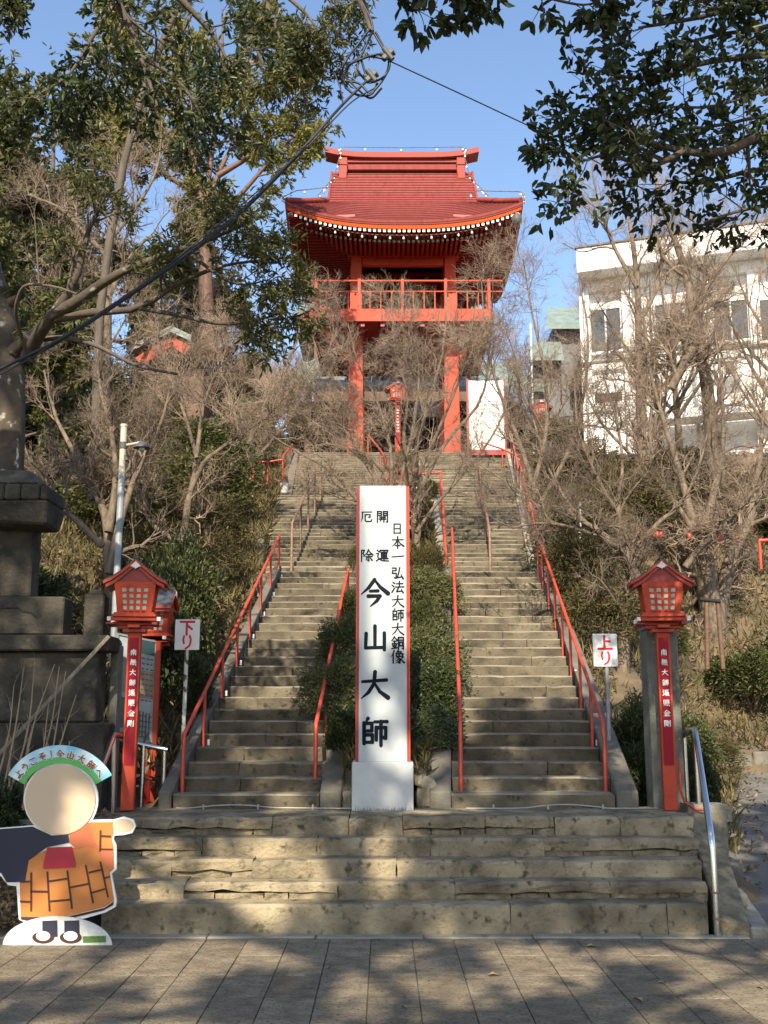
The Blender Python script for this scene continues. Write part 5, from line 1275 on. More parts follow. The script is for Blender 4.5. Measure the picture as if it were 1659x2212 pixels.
# ------------------------------------------------------------------ white building on the right
wb = thing('white_building', 'white two-storey concrete building with flat roof behind the bare trees on the right', 'building', (10, 36, Z3))
LY, RY = 37.0, 34.3
A0 = at(1262, 600, LY); A1 = at(1775, 500, RY)
fd = (Vector((A1.x, RY, 0)) - Vector((A0.x, LY, 0))); fl_ = fd.length; fd.normalize(); fnn = Vector((fd.y, -fd.x, 0))
def W(s, d, z): q = Vector((A0.x, LY, 0)) + fd * s + fnn * d; return (q.x, q.y, z)
def wbox(s0, s1, d0, d1, z0, z1, name, m, par=None, c=0):
    mb = MB(); mb.hexa([W(s0, d1, z0), W(s1, d1, z0), W(s1, d0, z0), W(s0, d0, z0), W(s0, d1, z1), W(s1, d1, z1), W(s1, d0, z1), W(s0, d0, z1)], 0, c); return mb.build(name, m, par or wb)
zf1, zf0 = at(1247, 540, LY - .9).z, at(1247, 592, LY - .9).z
zwt = zf0 + .05
gz = 9.2
def zat(v, s): q = W(s, 0, 0); return at(0, v, q[1]).z
wbox(0, fl_, -7, 0, gz - 3, zwt, 'wall', MT['wall_white'])
wbox(-.1, fl_ + 1, -7, 1.1, zf0, zf1, 'roof_fascia', MT['wall_white'], c=.02)
wbox(-.15, fl_ + 1, .95, 1.16, zf1 + .002, zf1 + .06, 'roof_edge', MT['concrete'])
wbox(0, fl_, -.001, .25, zf0 - .42, zf0 - .003, 'cornice', MT['wall_white'])
def U(u, s_guess=3):
    "distance along the facade of picture column u"
    lo, hi = 0, fl_
    for _ in range(40):
        m_ = (lo + hi) / 2; q = W(m_, 0, 14); uu = 829.5 + F * q[0] / ((q[1]) / (math.cos(PIT) - .15 * math.sin(PIT)))
        if uu < u: lo = m_
        else: hi = m_
    return lo
for k, (u0, u1, v0, v1) in enumerate(((1278, 1345, 672, 765), (1419, 1482, 660, 748), (1546, 1622, 655, 742), (1640, 1720, 650, 740))):
    s0, s1 = U(u0), U(u1); z0, z1 = zat(v1, s0), zat(v0, s0)
    fr = wbox(s0, s1, .005, .07, z0, z1, 'window', MT['dark'])
    wbox(s0 + .05, (s0 + s1) / 2 - .03, .071, .085, z0 + .06, z1 - .06, 'pane', MT['glass'], fr); wbox((s0 + s1) / 2 + .03, s1 - .05, .071, .085, z0 + .06, z1 - .06, 'pane', MT['glass'], fr)
    wbox(s0, s1, .072, .12, z1 - .05, z1 + .01, 'frame', MT['alu'], fr); wbox(s0 - .08, s1 + .08, .0, .22, z0 - .1, z0 - .005, 'sill', MT['wall_white'], fr)
    for sx in (s0, (s0 + s1) / 2, s1): wbox(sx - .03, sx + .03, .072, .11, z0, z1 - .051, 'frame', MT['alu'], fr)
for u in (1262, 1360, 1530, 1636):
    s = U(u); wbox(s - .18, s + .18, .001, .30, gz - 2.5, zf0 - .425, 'pier', MT['wall_white'], c=.01)
zb1, zb0 = zat(838, 3), zat(905, 3)
wbox(-.2, fl_, .31, .42, zat(795, 0), zat(790, 0), 'ledge', MT['concrete'])
wbox(U(1410), fl_ + 1, .3, 1.3, zat(908, 6), zat(890, 6), 'canopy', MT['wall_white'], c=.01)
wbox(U(1282), U(1340), .004, .06, zat(865, 1), zat(848, 1), 'vent_strip', MT['dark'])
wbox(U(1440), U(1470), .004, .05, zat(680, 4), zat(655, 4), 'wall_lamp', MT['insul'])
for u in (1255, 1500):
    s = U(u); q = W(s, .36, 0); mb = MB(); mb.tube([(q[0], q[1], gz - 1), (q[0], q[1], zf0 - .05)], .05, 8); mb.build('rain_pipe', MT['alu'], wb)
for u0, u1, v0, v1 in ((1366, 1402, 806, 836), (1560, 1600, 790, 825)):
    s0, s1 = U(u0), U(u1); z0, z1 = zat(v1, s0), zat(v0, s0)
    ac = wbox(s0, s1, .302, .62, z0, z1, 'air_conditioner', MT['wall_white'], c=.015); wbox(s0 + .08, s0 + (s1 - s0) * .62, .621, .63, z0 + .06, z1 - .06, 'fan_grille', MT['insul'], ac)
# annex with green roof
an = thing('annex_house', 'low annex with green copper roof between bell tower and white building', 'building', (6, 40, Z3))
mb = MB(); mb.box(at(1195, 720, 41).x, at(1275, 720, 41).x, 41, 46, Z3 - .3, at(1195, 706, 41).z, c=.02); mb.build('wall', MT['tile'], an)
def slope_roof(name, u0, u1, v0, v1, ya, yb):
    mb = MB(); p = [at(u0 - 4, v0, ya), at(u1 + 6, v0, ya), at(u1, v1, yb), at(u0, v1, yb)]
    mb.hexa([q + Vector((0, 0, -.12)) for q in p] + p); mb.build(name, MT['copper'], an)
slope_roof('roof', 1183, 1262, 704, 664, 40.4, 43.5); slope_roof('lower_roof', 1145, 1212, 772, 738, 39.2, 40.9)
mb = MB(); mb.box(at(1150, 775, 40).x, at(1208, 775, 40).x, 39.9, 40.8, Z3 - .3, at(1150, 772, 40).z, c=.02); mb.build('lower_wall', MT['tile'], an)
mb = MB(); mb.tube([(at(1146, 700, 39).x, 39.0, Z3), (at(1146, 700, 39).x, 39.0, at(1146, 700, 39).z)], .04, 8); mb.build('drain_pipe', MT['white'], an)
# red gabled hall far left
lh2 = thing('left_hall', 'red gabled hall with pale green roof half hidden behind the left trees', 'temple', tuple(at(330, 790, 25)))
a, b = at(300, 783, 25), at(372, 738, 25)
mb = MB(); mb.bar(a, b, .15, .24); mb.bar(b, b + Vector((.4, 0, -.25)), .15, .24); mb.build('barge_board', R, lh2)
mb = MB()
for s_, e_ in ((a + Vector((-.25, 0, .0)), b), (b, b + Vector((.5, 0, -.24)))):
    mb.hexa([s_ + Vector((0, -.2, .18)), e_ + Vector((0, -.2, .18)), e_ + Vector((0, 3, .18)), s_ + Vector((0, 3, .18)), s_ + Vector((0, -.2, .34)), e_ + Vector((0, -.2, .34)), e_ + Vector((0, 3, .34)), s_ + Vector((0, 3, .34))])
mb.build('roof', MT['copper'], lh2)
mb = MB(); mb.box(a.x + .25, a.x + 1.5, 25.5, 28, ground(a.x, 25.6) - .5, a.z); mb.build('wall', MT['wood'], lh2)
# white pot, tree props, string of round lanterns
pot = thing('white_pot', 'white flower pot at the left landing beside the red railing', 'pot', at(614, 1066, 25.1))
q = at(614, 1064, 25.1); mb = MB(); mb.lathe(q.x, 25.1, [(.07, q.z - .02), (.09, q.z), (.11, q.z + .2), (.12, q.z + .22)], 10); mb.build('pot_body', MT['white'], pot)
prp = thing('tree_prop', 'dark wooden prop frame supporting the pale tree behind the right lantern', 'tree support', at(1530, 1390, 15.6))
for u0, v0, u1, v1 in ((1526, 1285, 1528, 1430), (1549, 1288, 1562, 1430)):
    mb = MB(); a = at(u0, v0, 15.6); b = at(u1, v1 + 15, 15.6); mb.tube([a, b], .035, 8); mb.build('prop_post', MT['wood'], prp)
mb = MB(); mb.tube([at(1512, 1294, 15.57), at(1556, 1299, 15.57)], .03, 8); mb.build('cross_piece', MT['dark'], prp)
rl = thing('paper_lantern_string', 'string of small round red lanterns across the right bank', 'string lights', at(1350, 1155, 20))
mb = MB(); mb.tube([tuple(q) for q in resample([at(1250, 1190, 19.5), at(1350, 1152, 20), at(1430, 1154, 20), at(1560, 1162, 20), at(1640, 1166, 20)], 24)], .008, 5); mb.build('wire', MT['black'], rl)
for u, v in ((1380, 1152), (1404, 1154), (1412, 1154), (1420, 1155), (1428, 1155), (1489, 1158), (1556, 1162), (1590, 1163)):
    q = at(u, v, 20); mb = MB(); mb.lathe(q.x, 20, [(.012, q.z - .06), (.034, q.z - .04), (.042, q.z), (.034, q.z + .04), (.012, q.z + .06)], 10); mb.build('paper_lantern', MT['red_rail'], rl)
vp = thing('marker_pole', 'short white marker pole on the right bank below the bare tree', 'pole', at(1252, 1180, 17))
mb = MB(); mb.tube([at(1252, 1190, 17), at(1252, 1085, 17)], .03, 8); mb.build('pole', MT['white'], vp)
SHADE = [(-6.5, -5.0, 1.8, -.1, 1.0), (-1.9, -6.5, 1.85, -.1, 2.9), (3.0, -5.0, 1.75, -.1, 4.8), (7.6, -6.5, 1.8, -.1, 6.7), (-9.5, 1.5, 1.4, -.1, 7.6), (10, 1, 1.4, -.1, 9.5)]
# ------------------------------------------------------------------ bare trees
def bare_tree(label, base, limbs, seed, m=('barkgrey', 'twig'), k=(7, 6, 5, 4), L=(1.5, .75, .36, .17), up=.12, spread=.75, group=None, name='bare_tree', s0=.22, sides=8):
    """limbs: (points, r0, r1) in world metres; crown: four orders of twigs"""
    rg_ = np.random.default_rng(seed)
    t = thing(name, label, 'tree', base, group)
    f = limbs[0]; p0 = Vector(f[0][0])
    if Vector(base).length > 1: limbs = [([Vector((p0.x - .02, p0.y, min(p0.z, ground(p0.x, p0.y)) - .4)), ] + list(f[0]), f[1] * 1.12, f[2])] + list(limbs[1:])
    P, R_ = limb_set(limbs, 14)
    sets = [(P, R_, sides)]
    P1, R1 = grow(rg_, P, R_, k[0], L[0], ang=(spread, .28), s0=s0, n=8, up=up, wig=.22, rr=.52)
    sets.append((P1, R1, 6))
    link('trunk', tubes_mesh('trunk', sets, MT[m[0]], base), t)
    A = np.concatenate([P1]); RA = R1
    P2, R2 = grow(rg_, A, RA, k[1], L[1], ang=(.75, .28), s0=.15, n=6, up=up, wig=.26, rr=.55, rmin=.0046)
    P3, R3 = grow(rg_, P2, R2, k[2], L[2], ang=(.75, .28), s0=.15, n=5, up=up * .7, wig=.24, rr=.6, rmin=.0034)
    P4, R4 = grow(rg_, P3, R3, k[3], L[3], ang=(.7, .25), s0=.2, n=3, up=up * .4, wig=.2, rr=.7, rmin=.0026)
    link('crown', tubes_mesh('crown', [(P2, R2, 4), (P3, R3, 3), (P4, R4, 3)], MT[m[1]], base, smooth=False), t)
    return t
rgd = np.random.default_rng(77)
def limb(pts, Y, r0, r1, dy=0., drift=None):
    r0 *= .82
    "points seen at u, v; depth wanders from Y by dy along the limb"
    n = len(pts); out = []
    for i, (u, v) in enumerate(pts): out.append(at(u, v, Y + dy * (i / max(1, n - 1)) ** 1.2))
    return (out, r0, r1)
# in the planted strip
bare_tree('bare twiggy tree rising behind the white pillar and leaning left', at(838, 1200, 18.4), [
    limb([(842, 1230), (838, 1150), (806, 1118), (765, 1075), (720, 1020), (640, 975), (585, 940)], 18.4, .06, .012, -.6),
    limb([(840, 1200), (828, 1080), (790, 1000), (745, 930), (690, 860), (640, 800)], 18.4, .06, .012, .8),
    limb([(842, 1200), (845, 1060), (842, 960), (812, 860), (775, 790), (752, 700)], 18.5, .055, .010, 1.2),
    limb([(843, 1200), (868, 1030), (893, 920), (905, 800), (885, 700)], 18.4, .05, .010, -.5),
    limb([(790, 1000), (730, 950), (660, 900), (600, 870)], 18.7, .03, .008, .8)], 1, k=(9, 8, 6, 5), L=(1.2, .74, .44, .22))
bare_tree('bare tree with a stout pale trunk just right of the white pillar', at(900, 1240, 19.2), [
    limb([(912, 1300), (900, 1180), (893, 1100), (889, 1040), (905, 940), (935, 840), (960, 740), (965, 620)], 19.2, .11, .012, .6),
    limb([(891, 1060), (915, 1000), (960, 900), (1005, 780), (1030, 640)], 19.2, .06, .011, -.8),
    limb([(890, 1050), (872, 950), (880, 850), (852, 760), (848, 660)], 19.2, .055, .011, 1.0),
    limb([(898, 1150), (950, 1080), (1030, 990), (1085, 900), (1110, 800)], 19.2, .045, .010, .4),
    limb([(893, 1090), (960, 960), (1040, 860), (1060, 720), (1065, 600)], 19.2, .05, .010, -.5)], 2, k=(9, 8, 6, 5), L=(1.25, .76, .44, .22))
# right bank, in front
bare_tree('dark spreading bare tree whose trunk rises just behind the right red lantern', at(1350, 1400, 14.6), [
    limb([(1345, 1440), (1352, 1345), (1372, 1278), (1369, 1226), (1363, 1197)], 14.6, .11, .075, .1),
    limb([(1364, 1200), (1319, 1174), (1286, 1158), (1236, 1140), (1173, 1130), (1106, 1140)], 14.7, .055, .012, -.9),
    limb([(1362, 1197), (1319, 1165), (1266, 1130), (1233, 1116), (1173, 1090), (1106, 1050), (1040, 1005)], 14.7, .055, .010, .8),
    limb([(1363, 1200), (1343, 1150), (1336, 1080), (1345, 1000), (1330, 900), (1300, 800)], 14.7, .055, .010, .9),
    limb([(1364, 1198), (1389, 1168), (1426, 1125), (1460, 1100), (1500, 1035), (1525, 950), (1540, 850)], 14.7, .05, .010, .6),
    limb([(1300, 1160), (1230, 1090), (1180, 1000), (1150, 900), (1110, 800)], 14.9, .035, .008, 1.),
    limb([(1340, 1120), (1290, 1030), (1250, 930), (1240, 820)], 14.9, .035, .008, .5)], 3, m=('barkgrey', 'twig_dark'), k=(9, 8, 6, 4), L=(1.0, .56, .3, .15))
bare_tree('large pale bare tree with thick forked trunk on the right bank', at(1545, 1380, 21), [
    limb([(1555, 1430), (1545, 1360), (1530, 1290), (1525, 1230), (1512, 1180)], 21, .30, .18, 0),
    limb([(1545, 1380), (1560, 1290), (1580, 1200), (1620, 1120), (1640, 1000), (1650, 880)], 21, .22, .03, .8),
    limb([(1514, 1190), (1490, 1100), (1465, 1010), (1430, 900), (1400, 780), (1390, 660)], 21, .12, .015, .9),
    limb([(1520, 1200), (1535, 1090), (1560, 980), (1560, 850), (1545, 720)], 21, .11, .015, .4),
    limb([(1480, 1225), (1513, 1183), (1550, 1153), (1573, 1127), (1626, 1063), (1690, 1010)], 19.8, .085, .03, -.5),
    limb([(1500, 1150), (1440, 1060), (1360, 980), (1290, 900), (1250, 800)], 21, .07, .012, 1.)], 4, k=(9, 8, 6, 4), L=(1.35, .78, .42, .2))
bare_tree('tall bare tree with two straight trunks in front of the white building', at(1470, 1060, 25), [
    limb([(1400, 1120), (1388, 980), (1383, 865), (1379, 722), (1376, 602), (1360, 480)], 25, .19, .05, .4),
    limb([(1560, 1100), (1545, 1000), (1536, 922), (1523, 805), (1493, 722), (1489, 622), (1459, 522), (1423, 422), (1410, 340)], 25, .26, .03, .5),
    limb([(1493, 730), (1520, 640), (1570, 560), (1620, 500)], 25.3, .1, .02, .4),
    limb([(1376, 620), (1330, 540), (1300, 460), (1280, 380)], 25.2, .08, .015, .6),
    limb([(1380, 700), (1420, 620), (1440, 540), (1500, 460)], 25.2, .08, .015, .6),
    limb([(1450, 840), (1497, 752)], 24.6, .12, .12, 0)], 5, k=(11, 8, 6, 4), L=(2.0, 1.1, .6, .3), up=.2)
bare_tree('thin bare tree behind the right handrail reaching up to the tower deck', at(1150, 1120, 22.5), [
    limb([(1165, 1150), (1150, 1050), (1120, 950), (1080, 850), (1050, 740), (1040, 600)], 22.5, .09, .012, .8),
    limb([(1150, 1060), (1180, 930), (1175, 800), (1150, 680), (1130, 560)], 22.5, .07, .012, .5),
    limb([(1160, 1100), (1225, 980), (1260, 860), (1270, 720), (1250, 600)], 22.5, .07, .012, .5)], 6, k=(9, 8, 6, 4), L=(1.6, .95, .5, .26))
# left
bare_tree('bare forked tree behind the small left way sign', at(372, 1262, 15.2), [
    limb([(368, 1300), (377, 1220), (396, 1160), (405, 1090), (417, 1040), (427, 970), (441, 865), (474, 792), (500, 720)], 15.2, .09, .012, .9),
    limb([(412, 1060), (440, 1000), (470, 975), (510, 945), (569, 905), (602, 872), (640, 830)], 15.3, .05, .010, -.6),
    limb([(385, 1172), (333, 1137), (300, 1080), (293, 1037), (280, 960)], 15.2, .055, .010, .5),
    limb([(425, 990), (400, 900), (370, 820), (340, 740)], 15.3, .04, .009, .6)], 7, k=(9, 8, 6, 4), L=(1.15, .65, .36, .18))
bare_tree('cluster of dark bare trunks between the stone lantern and the street lamp', at(232, 1250, 14.0), [
    limb([(248, 1320), (235, 1220), (232, 1130), (205, 1060), (165, 985), (120, 900), (95, 800)], 14, .11, .012, .8),
    limb([(236, 1240), (262, 1120), (300, 1010), (345, 920), (370, 830)], 14, .08, .010, .5),
    limb([(234, 1150), (250, 1040), (240, 930), (215, 830), (210, 720)], 14, .07, .010, .6),
    limb([(222, 1180), (160, 1120), (120, 1090), (70, 1010), (40, 920)], 13.6, .06, .010, -.4)], 8, m=('barkgrey', 'twig_dark'), k=(9, 8, 6, 4), L=(1.05, .56, .3, .15))
bare_tree('tall bare tree with pale upright trunk far up on the left slope', at(240, 760, 23), [
    limb([(228, 800), (232, 700), (234, 590), (244, 480), (262, 430), (270, 330)], 23, .15, .02, .5),
    limb([(234, 640), (280, 560), (330, 510), (400, 540)], 23, .08, .02, .3),
    limb([(236, 560), (180, 500), (130, 450), (60, 420)], 23, .08, .02, .5),
    limb([(238, 520), (300, 440), (340, 360), (350, 260)], 23.2, .06, .015, .5),
    limb([(150, 800), (165, 680), (175, 580), (190, 500), (215, 460)], 22.6, .11, .02, .5)], 9, k=(9, 6, 5, 4), L=(1.7, .85, .42, .21))
bare_tree('bare tree filling the slope left of the upper stair', at(520, 1010, 24), [
    limb([(525, 1060), (520, 960), (500, 870), (470, 780), (455, 700)], 24, .09, .012, .5),
    limb([(522, 1000), (560, 900), (600, 820), (640, 740), (650, 680)], 24, .08, .012, .5),
    limb([(520, 960), (480, 900), (420, 840), (370, 800)], 24, .06, .012, .5),
    limb([(524, 1020), (590, 950), (640, 880), (690, 800)], 24, .06, .012, -.5)], 10, k=(9, 8, 6, 4), L=(1.6, .85, .45, .22))
# a stand of distant bare trees on the skyline: one built, the others copied
def generic_limbs(seed, H):
    rg_ = np.random.default_rng(seed); out = []
    tr = [Vector((0, 0, -.6)), Vector((.05, .05, H * .2)), Vector((-.05, 0, H * .4)), Vector((.1, 0, H * .7)), Vector((.05, .1, H * .95))]
    out.append((tr, H * .018, .012))
    for i in range(7):
        z = H * rg_.uniform(.22, .55); a = i * 2 * math.pi / 7 + rg_.normal() * .3; l = H * rg_.uniform(.25, .42)
        out.append(([Vector((0, 0, z)), Vector((math.cos(a) * l * .35, math.sin(a) * l * .35, z + l * .45)), Vector((math.cos(a) * l * .7, math.sin(a) * l * .7, z + l * 1.15))], H * .009, .01))
    return out
gb = bare_tree('bare tree on the skyline right behind the tower deck', (0, 0, 0), generic_limbs(31, 8), 32, k=(8, 6, 5, 3), L=(1.5, .8, .42, .22), group='bare trees on the ridge', up=.25)
spots = [(6.6, 44, 1.1, 'bare tree on the skyline just right of the tower roof'), (9.2, 47, 1.25, 'bare tree on the skyline above the annex roof'), (11.8, 46, 1.4, 'bare tree behind the flat roof of the white building, left part'),
         (15.5, 45, 1.5, 'bare tree behind the flat roof of the white building, right part'), (-4.8, 40, .9, 'bare tree behind the left side of the tower deck'), (-9.5, 30, 1.0, 'bare tree high on the left slope among evergreens'), (-7.0, 21.5, .8, 'low bare tree on the left slope above the street lamp'), (7.2, 27, .8, 'bare tree low in front of the white building wall'), (9.6, 24, .8, 'bare tree at the right edge in front of the white building'), (-5.2, 29, .75, 'bare tree beside the top of the left stair'), (8.7, 30.5, .95, 'bare tree close in front of the left windows of the white building'), (11.4, 29.5, 1.0, 'bare tree close in front of the right windows of the white building')]
for i, (x, y, s, lb_) in enumerate(spots):
    o = gb if i == 0 else dup(gb)
    o.location = (x, y, bz(y) - .3 if x > 4 else ground(x, y) - .2); o.rotation_euler = (0, 0, i * 1.3); o.scale = (s, s, s); o['label'] = lb_; o['group'] = 'bare trees on the ridge'

# ------------------------------------------------------------------ evergreens
def leafy_tree(label, base, limbs, seed, leaf, L=(1.2, .6, .3), k=(8, 7, 6), per=9, leafL=.09, leafW=.04, bark='barkdark', name='evergreen_tree', up=.05, droop=.1, flat=.5, group=None, spread=.9, s0=.25, twig='twig_dark', oval=False):
    rg_ = np.random.default_rng(seed); t = thing(name, label, 'tree', base, group)
    P, R_ = limb_set(limbs, 12)
    P1, R1 = grow(rg_, P, R_, k[0], L[0], ang=(spread, .25), s0=s0, n=6, up=up, wig=.14, rr=.5)
    P2, R2 = grow(rg_, P1, R1, k[1], L[1], ang=(.8, .25), s0=.15, n=5, up=up, wig=.15, rr=.55, rmin=.004)
    P3, R3 = grow(rg_, P2, R2, k[2], L[2], ang=(.8, .25), s0=.15, n=4, up=up * .5, wig=.15, rr=.6, rmin=.003)
    link('trunk', tubes_mesh('trunk', [(P, R_, 8), (P1, R1, 5), (P2, R2, 3)], MT[bark], base), t)
    leaf_object('crown', [leaves_along(rg_, P3, per, leafL, leafW, droop=droop, flat=flat, oval=oval)], MT[leaf], t, base)
    return t
# overhanging evergreen, top right; its trunk stands just outside the frame
bR = Vector((4.3, 6.4, 0))
leafy_tree('dark evergreen with oval leaves overhanging from the upper right corner', bR, [
    ([bR, bR + Vector((.05, 0, 1.6)), bR + Vector((-.05, 0, 3.2)), bR + Vector((-.1, .1, 4.6)), bR + Vector((-.2, .1, 6.0))], .17, .06),
    ([bR + Vector((-.1, .05, 4.3)), at(2000, 330, 6.3), at(1800, 290, 6.2), at(1659, 290, 6.1), at(1560, 330, 6.0), at(1470, 325, 6.0), at(1390, 300, 5.9), at(1330, 235, 5.8)], .05, .01),
    ([bR + Vector((-.1, .05, 4.6)), at(2000, 400, 6.4), at(1750, 370, 6.4), at(1640, 365, 6.3), at(1520, 395, 6.3), at(1440, 390, 6.2)], .03, .008),
    ([bR + Vector((-.1, .05, 5.0)), at(1900, 130, 6.2), at(1650, 120, 6.1), at(1500, 140, 6.0), at(1410, 170, 5.9), at(1310, 160, 5.8)], .03, .008),
    ([bR + Vector((-.1, .05, 5.4)), at(1900, 20, 6.2), at(1650, 10, 6.0), at(1500, 40, 5.9), at(1380, 60, 5.8)], .03, .008),
    ([bR + Vector((-.1, .05, 4.2)), at(1950, 420, 6.4), at(1750, 430, 6.3), at(1620, 450, 6.2), at(1520, 480, 6.2)], .025, .007),
    ([at(1480, 325, 6.0), at(1400, 360, 5.9), at(1320, 335, 5.8), at(1250, 350, 5.7)], .02, .006),
    ([at(1390, 300, 5.9), at(1330, 270, 5.8), at(1245, 250, 5.7)], .015, .005),
    ([bR + Vector((-.1, .05, 4.8)), at(1750, 200, 6.2), at(1640, 200, 6.1), at(1540, 230, 6.0), at(1420, 230, 5.9)], .02, .006),
    ([bR + Vector((-.1, .05, 4.9)), at(1750, 90, 6.2), at(1600, 70, 6.1), at(1490, 90, 6.0), at(1370, 120, 5.9)], .02, .006),
    ([bR + Vector((-.1, .05, 4.4)), at(1780, 260, 6.3), at(1660, 250, 6.3), at(1560, 270, 6.3), at(1480, 280, 6.2)], .02, .006),
    ([bR + Vector((-.1, .05, 5.6)), at(1750, -30, 6.2), at(1600, -30, 6.1), at(1450, -20, 6.0), at(1340, -30, 5.9)], .02, .006)], 51, 'leaf_dark', L=(.55, .30, .16), k=(7, 5, 4), per=4, leafL=.064, leafW=.032, s0=.12, droop=.25, flat=.35, oval=True)
# top centre sprays, from a limb above the frame
bC = Vector((.3, 5.6, 5.3))
leafy_tree('spray of dark oval leaves hanging into the frame along the top centre', at(1000, -90, 5.4), [
    ([bR + Vector((-.15, .1, 5.7)), at(1560, -95, 5.7), at(1330, -62, 5.4), at(1180, -47, 5.4), at(1040, -40, 5.4), at(900, -55, 5.4), at(780, -70, 5.4)], .035, .008),
    ([at(820, -60, 5.4), at(850, -10, 5.4), at(900, 20, 5.4), at(945, 15, 5.4)], .012, .004),
    ([at(1000, -50, 5.4), at(1010, -10, 5.4), at(1040, 15, 5.4)], .012, .004),
    ([at(1120, -40, 5.4), at(1170, -10, 5.4), at(1250, 10, 5.4), at(1290, 5, 5.4)], .012, .004)], 52, 'leaf_dark', L=(.22, .12, .08), k=(6, 3, 2), per=4, leafL=.078, leafW=.042, droop=.5, oval=True, name='leafy_branch')
# big lichen-spotted tree on the left with its hanging branches
Yt = 10.6
base = at(-10, 1500, Yt); base.z = .7
leafy_tree('big tree with lichen spotted trunk at the left edge and low leafy limbs', base, [
    ([base, at(-12, 1250, Yt), at(0, 1050, Yt), at(10, 880, Yt), at(10, 760, Yt), at(-20, 620, Yt), at(-60, 450, Yt), at(-90, 200, Yt)], .27, .12),
    ([at(0, 780, Yt), at(85, 715, Yt - .3), at(125, 665, Yt - .4), at(165, 600, Yt - .5), at(190, 500, Yt - .6), at(230, 420, Yt - .8)], .08, .012),
    ([at(60, 770, Yt - .2), at(105, 690, Yt - .8), at(170, 650, Yt - 1), at(240, 600, Yt - 1.2), at(330, 560, Yt - 1.4), at(440, 522, Yt - 1.5), at(530, 485, Yt - 1.6)], .075, .010),
    ([at(105, 692, Yt - .8), at(200, 675, Yt - 1.0), at(300, 665, Yt - 1.1), at(390, 610, Yt - 1.3), at(480, 575, Yt - 1.4), at(560, 562, Yt - 1.5)], .045, .008),
    ([at(300, 665, Yt - 1.1), at(380, 680, Yt - 1.2), at(480, 700, Yt - 1.3), at(560, 690, Yt - 1.4), at(615, 672, Yt - 1.5)], .025, .006),
    ([at(400, 540, Yt - 1.4), at(480, 600, Yt - 1.5), at(530, 615, Yt - 1.6), at(575, 605, Yt - 1.6)], .02, .006)], 53, 'leaf_mid', L=(.62, .32, .18), k=(7, 6, 4), per=7, leafL=.085, leafW=.022, bark='barklichen', s0=.5, droop=.2, flat=.4)
lm = thing('leafless_limb', 'dark leafless limb dipping across the left with a cut end', 'branch', at(142, 730, Yt - .6))
P, R_ = limb_set([([at(70, 735, Yt - .3), at(142, 730, Yt - .6), at(204, 745, Yt - .8), at(255, 770, Yt - .9), at(303, 792, Yt - 1), at(383, 808, Yt - 1.1)], .03, .013), ([at(65, 780, Yt - .4), at(35, 690, Yt - .8), at(40, 640, Yt - 1), at(60, 615, Yt - 1.1), at(120, 620, Yt - 1.2), at(165, 635, Yt - 1.2)], .022, .01)], 14)
link('limb', tubes_mesh('limb', [(P, R_, 7)], MT['barkdark'], lm.location), lm)
# dark hanging boughs, top left
bL = Vector((-4.6, 7.4, 0))
leafy_tree('dark evergreen boughs hanging from above in the upper left', bL, [
    ([bL, bL + Vector((0, 0, 2.5)), bL + Vector((.1, 0, 5)), bL + Vector((.2, 0, 8))], .2, .1),
    ([bL + Vector((.1, 0, 6.3)), at(150, -160, 7.4), at(245, -10, 7.4), at(280, 60, 7.4), at(310, 140, 7.4), at(340, 230, 7.4)], .05, .010),
    ([at(210, -80, 7.4), at(350, -30, 7.4), at(420, 30, 7.5), at(470, 90, 7.6), at(500, 150, 7.6)], .04, .008),
    ([at(250, 0, 7.4), at(200, 80, 7.3), at(150, 160, 7.3), at(90, 200, 7.2)], .02, .006),
    ([at(300, 120, 7.4), at(380, 170, 7.4), at(430, 240, 7.5), at(470, 300, 7.5)], .02, .006),
    ([at(270, 40, 7.4), at(230, 120, 7.3), at(200, 200, 7.3)], .018, .006)], 54, 'leaf_dark', L=(.62, .34, .18), k=(7, 6, 4), per=4, leafL=.068, leafW=.030, s0=.35, droop=.3, flat=.35, oval=True)
b = at(900, -300, 14.5)
leafy_tree('slender olive lance-leaved evergreen arching over from the left to the top of centre', at(205, 1080, 14.6), [
    ([at(205, 1080, 14.6), at(208, 900, 14.6), at(222, 620, 14.6), at(290, 260, 14.6), at(400, -20, 14.5), at(480, -140, 14.5)], .075, .04),
    ([at(480, -140, 14.5), at(560, -60, 14.5), at(640, 10, 14.5), at(670, 40, 14.5), at(690, 75, 14.4)], .05, .01),
    ([at(540, -80, 14.6), at(580, 20, 14.6), at(620, 110, 14.7), at(690, 160, 14.7)], .04, .009),
    ([at(500, -100, 14.7), at(520, 20, 14.8), at(560, 120, 14.8), at(600, 190, 14.8)], .04, .009),
    ([at(600, -90, 14.5), at(660, -40, 14.5), at(710, 0, 14.5), at(735, 15, 14.5)], .03, .008)], 57, 'leaf_mid', L=(.9, .5, .26), k=(7, 6, 4), per=6, leafL=.12, leafW=.034, droop=.25, flat=.3, s0=.62, name='evergreen_tree')
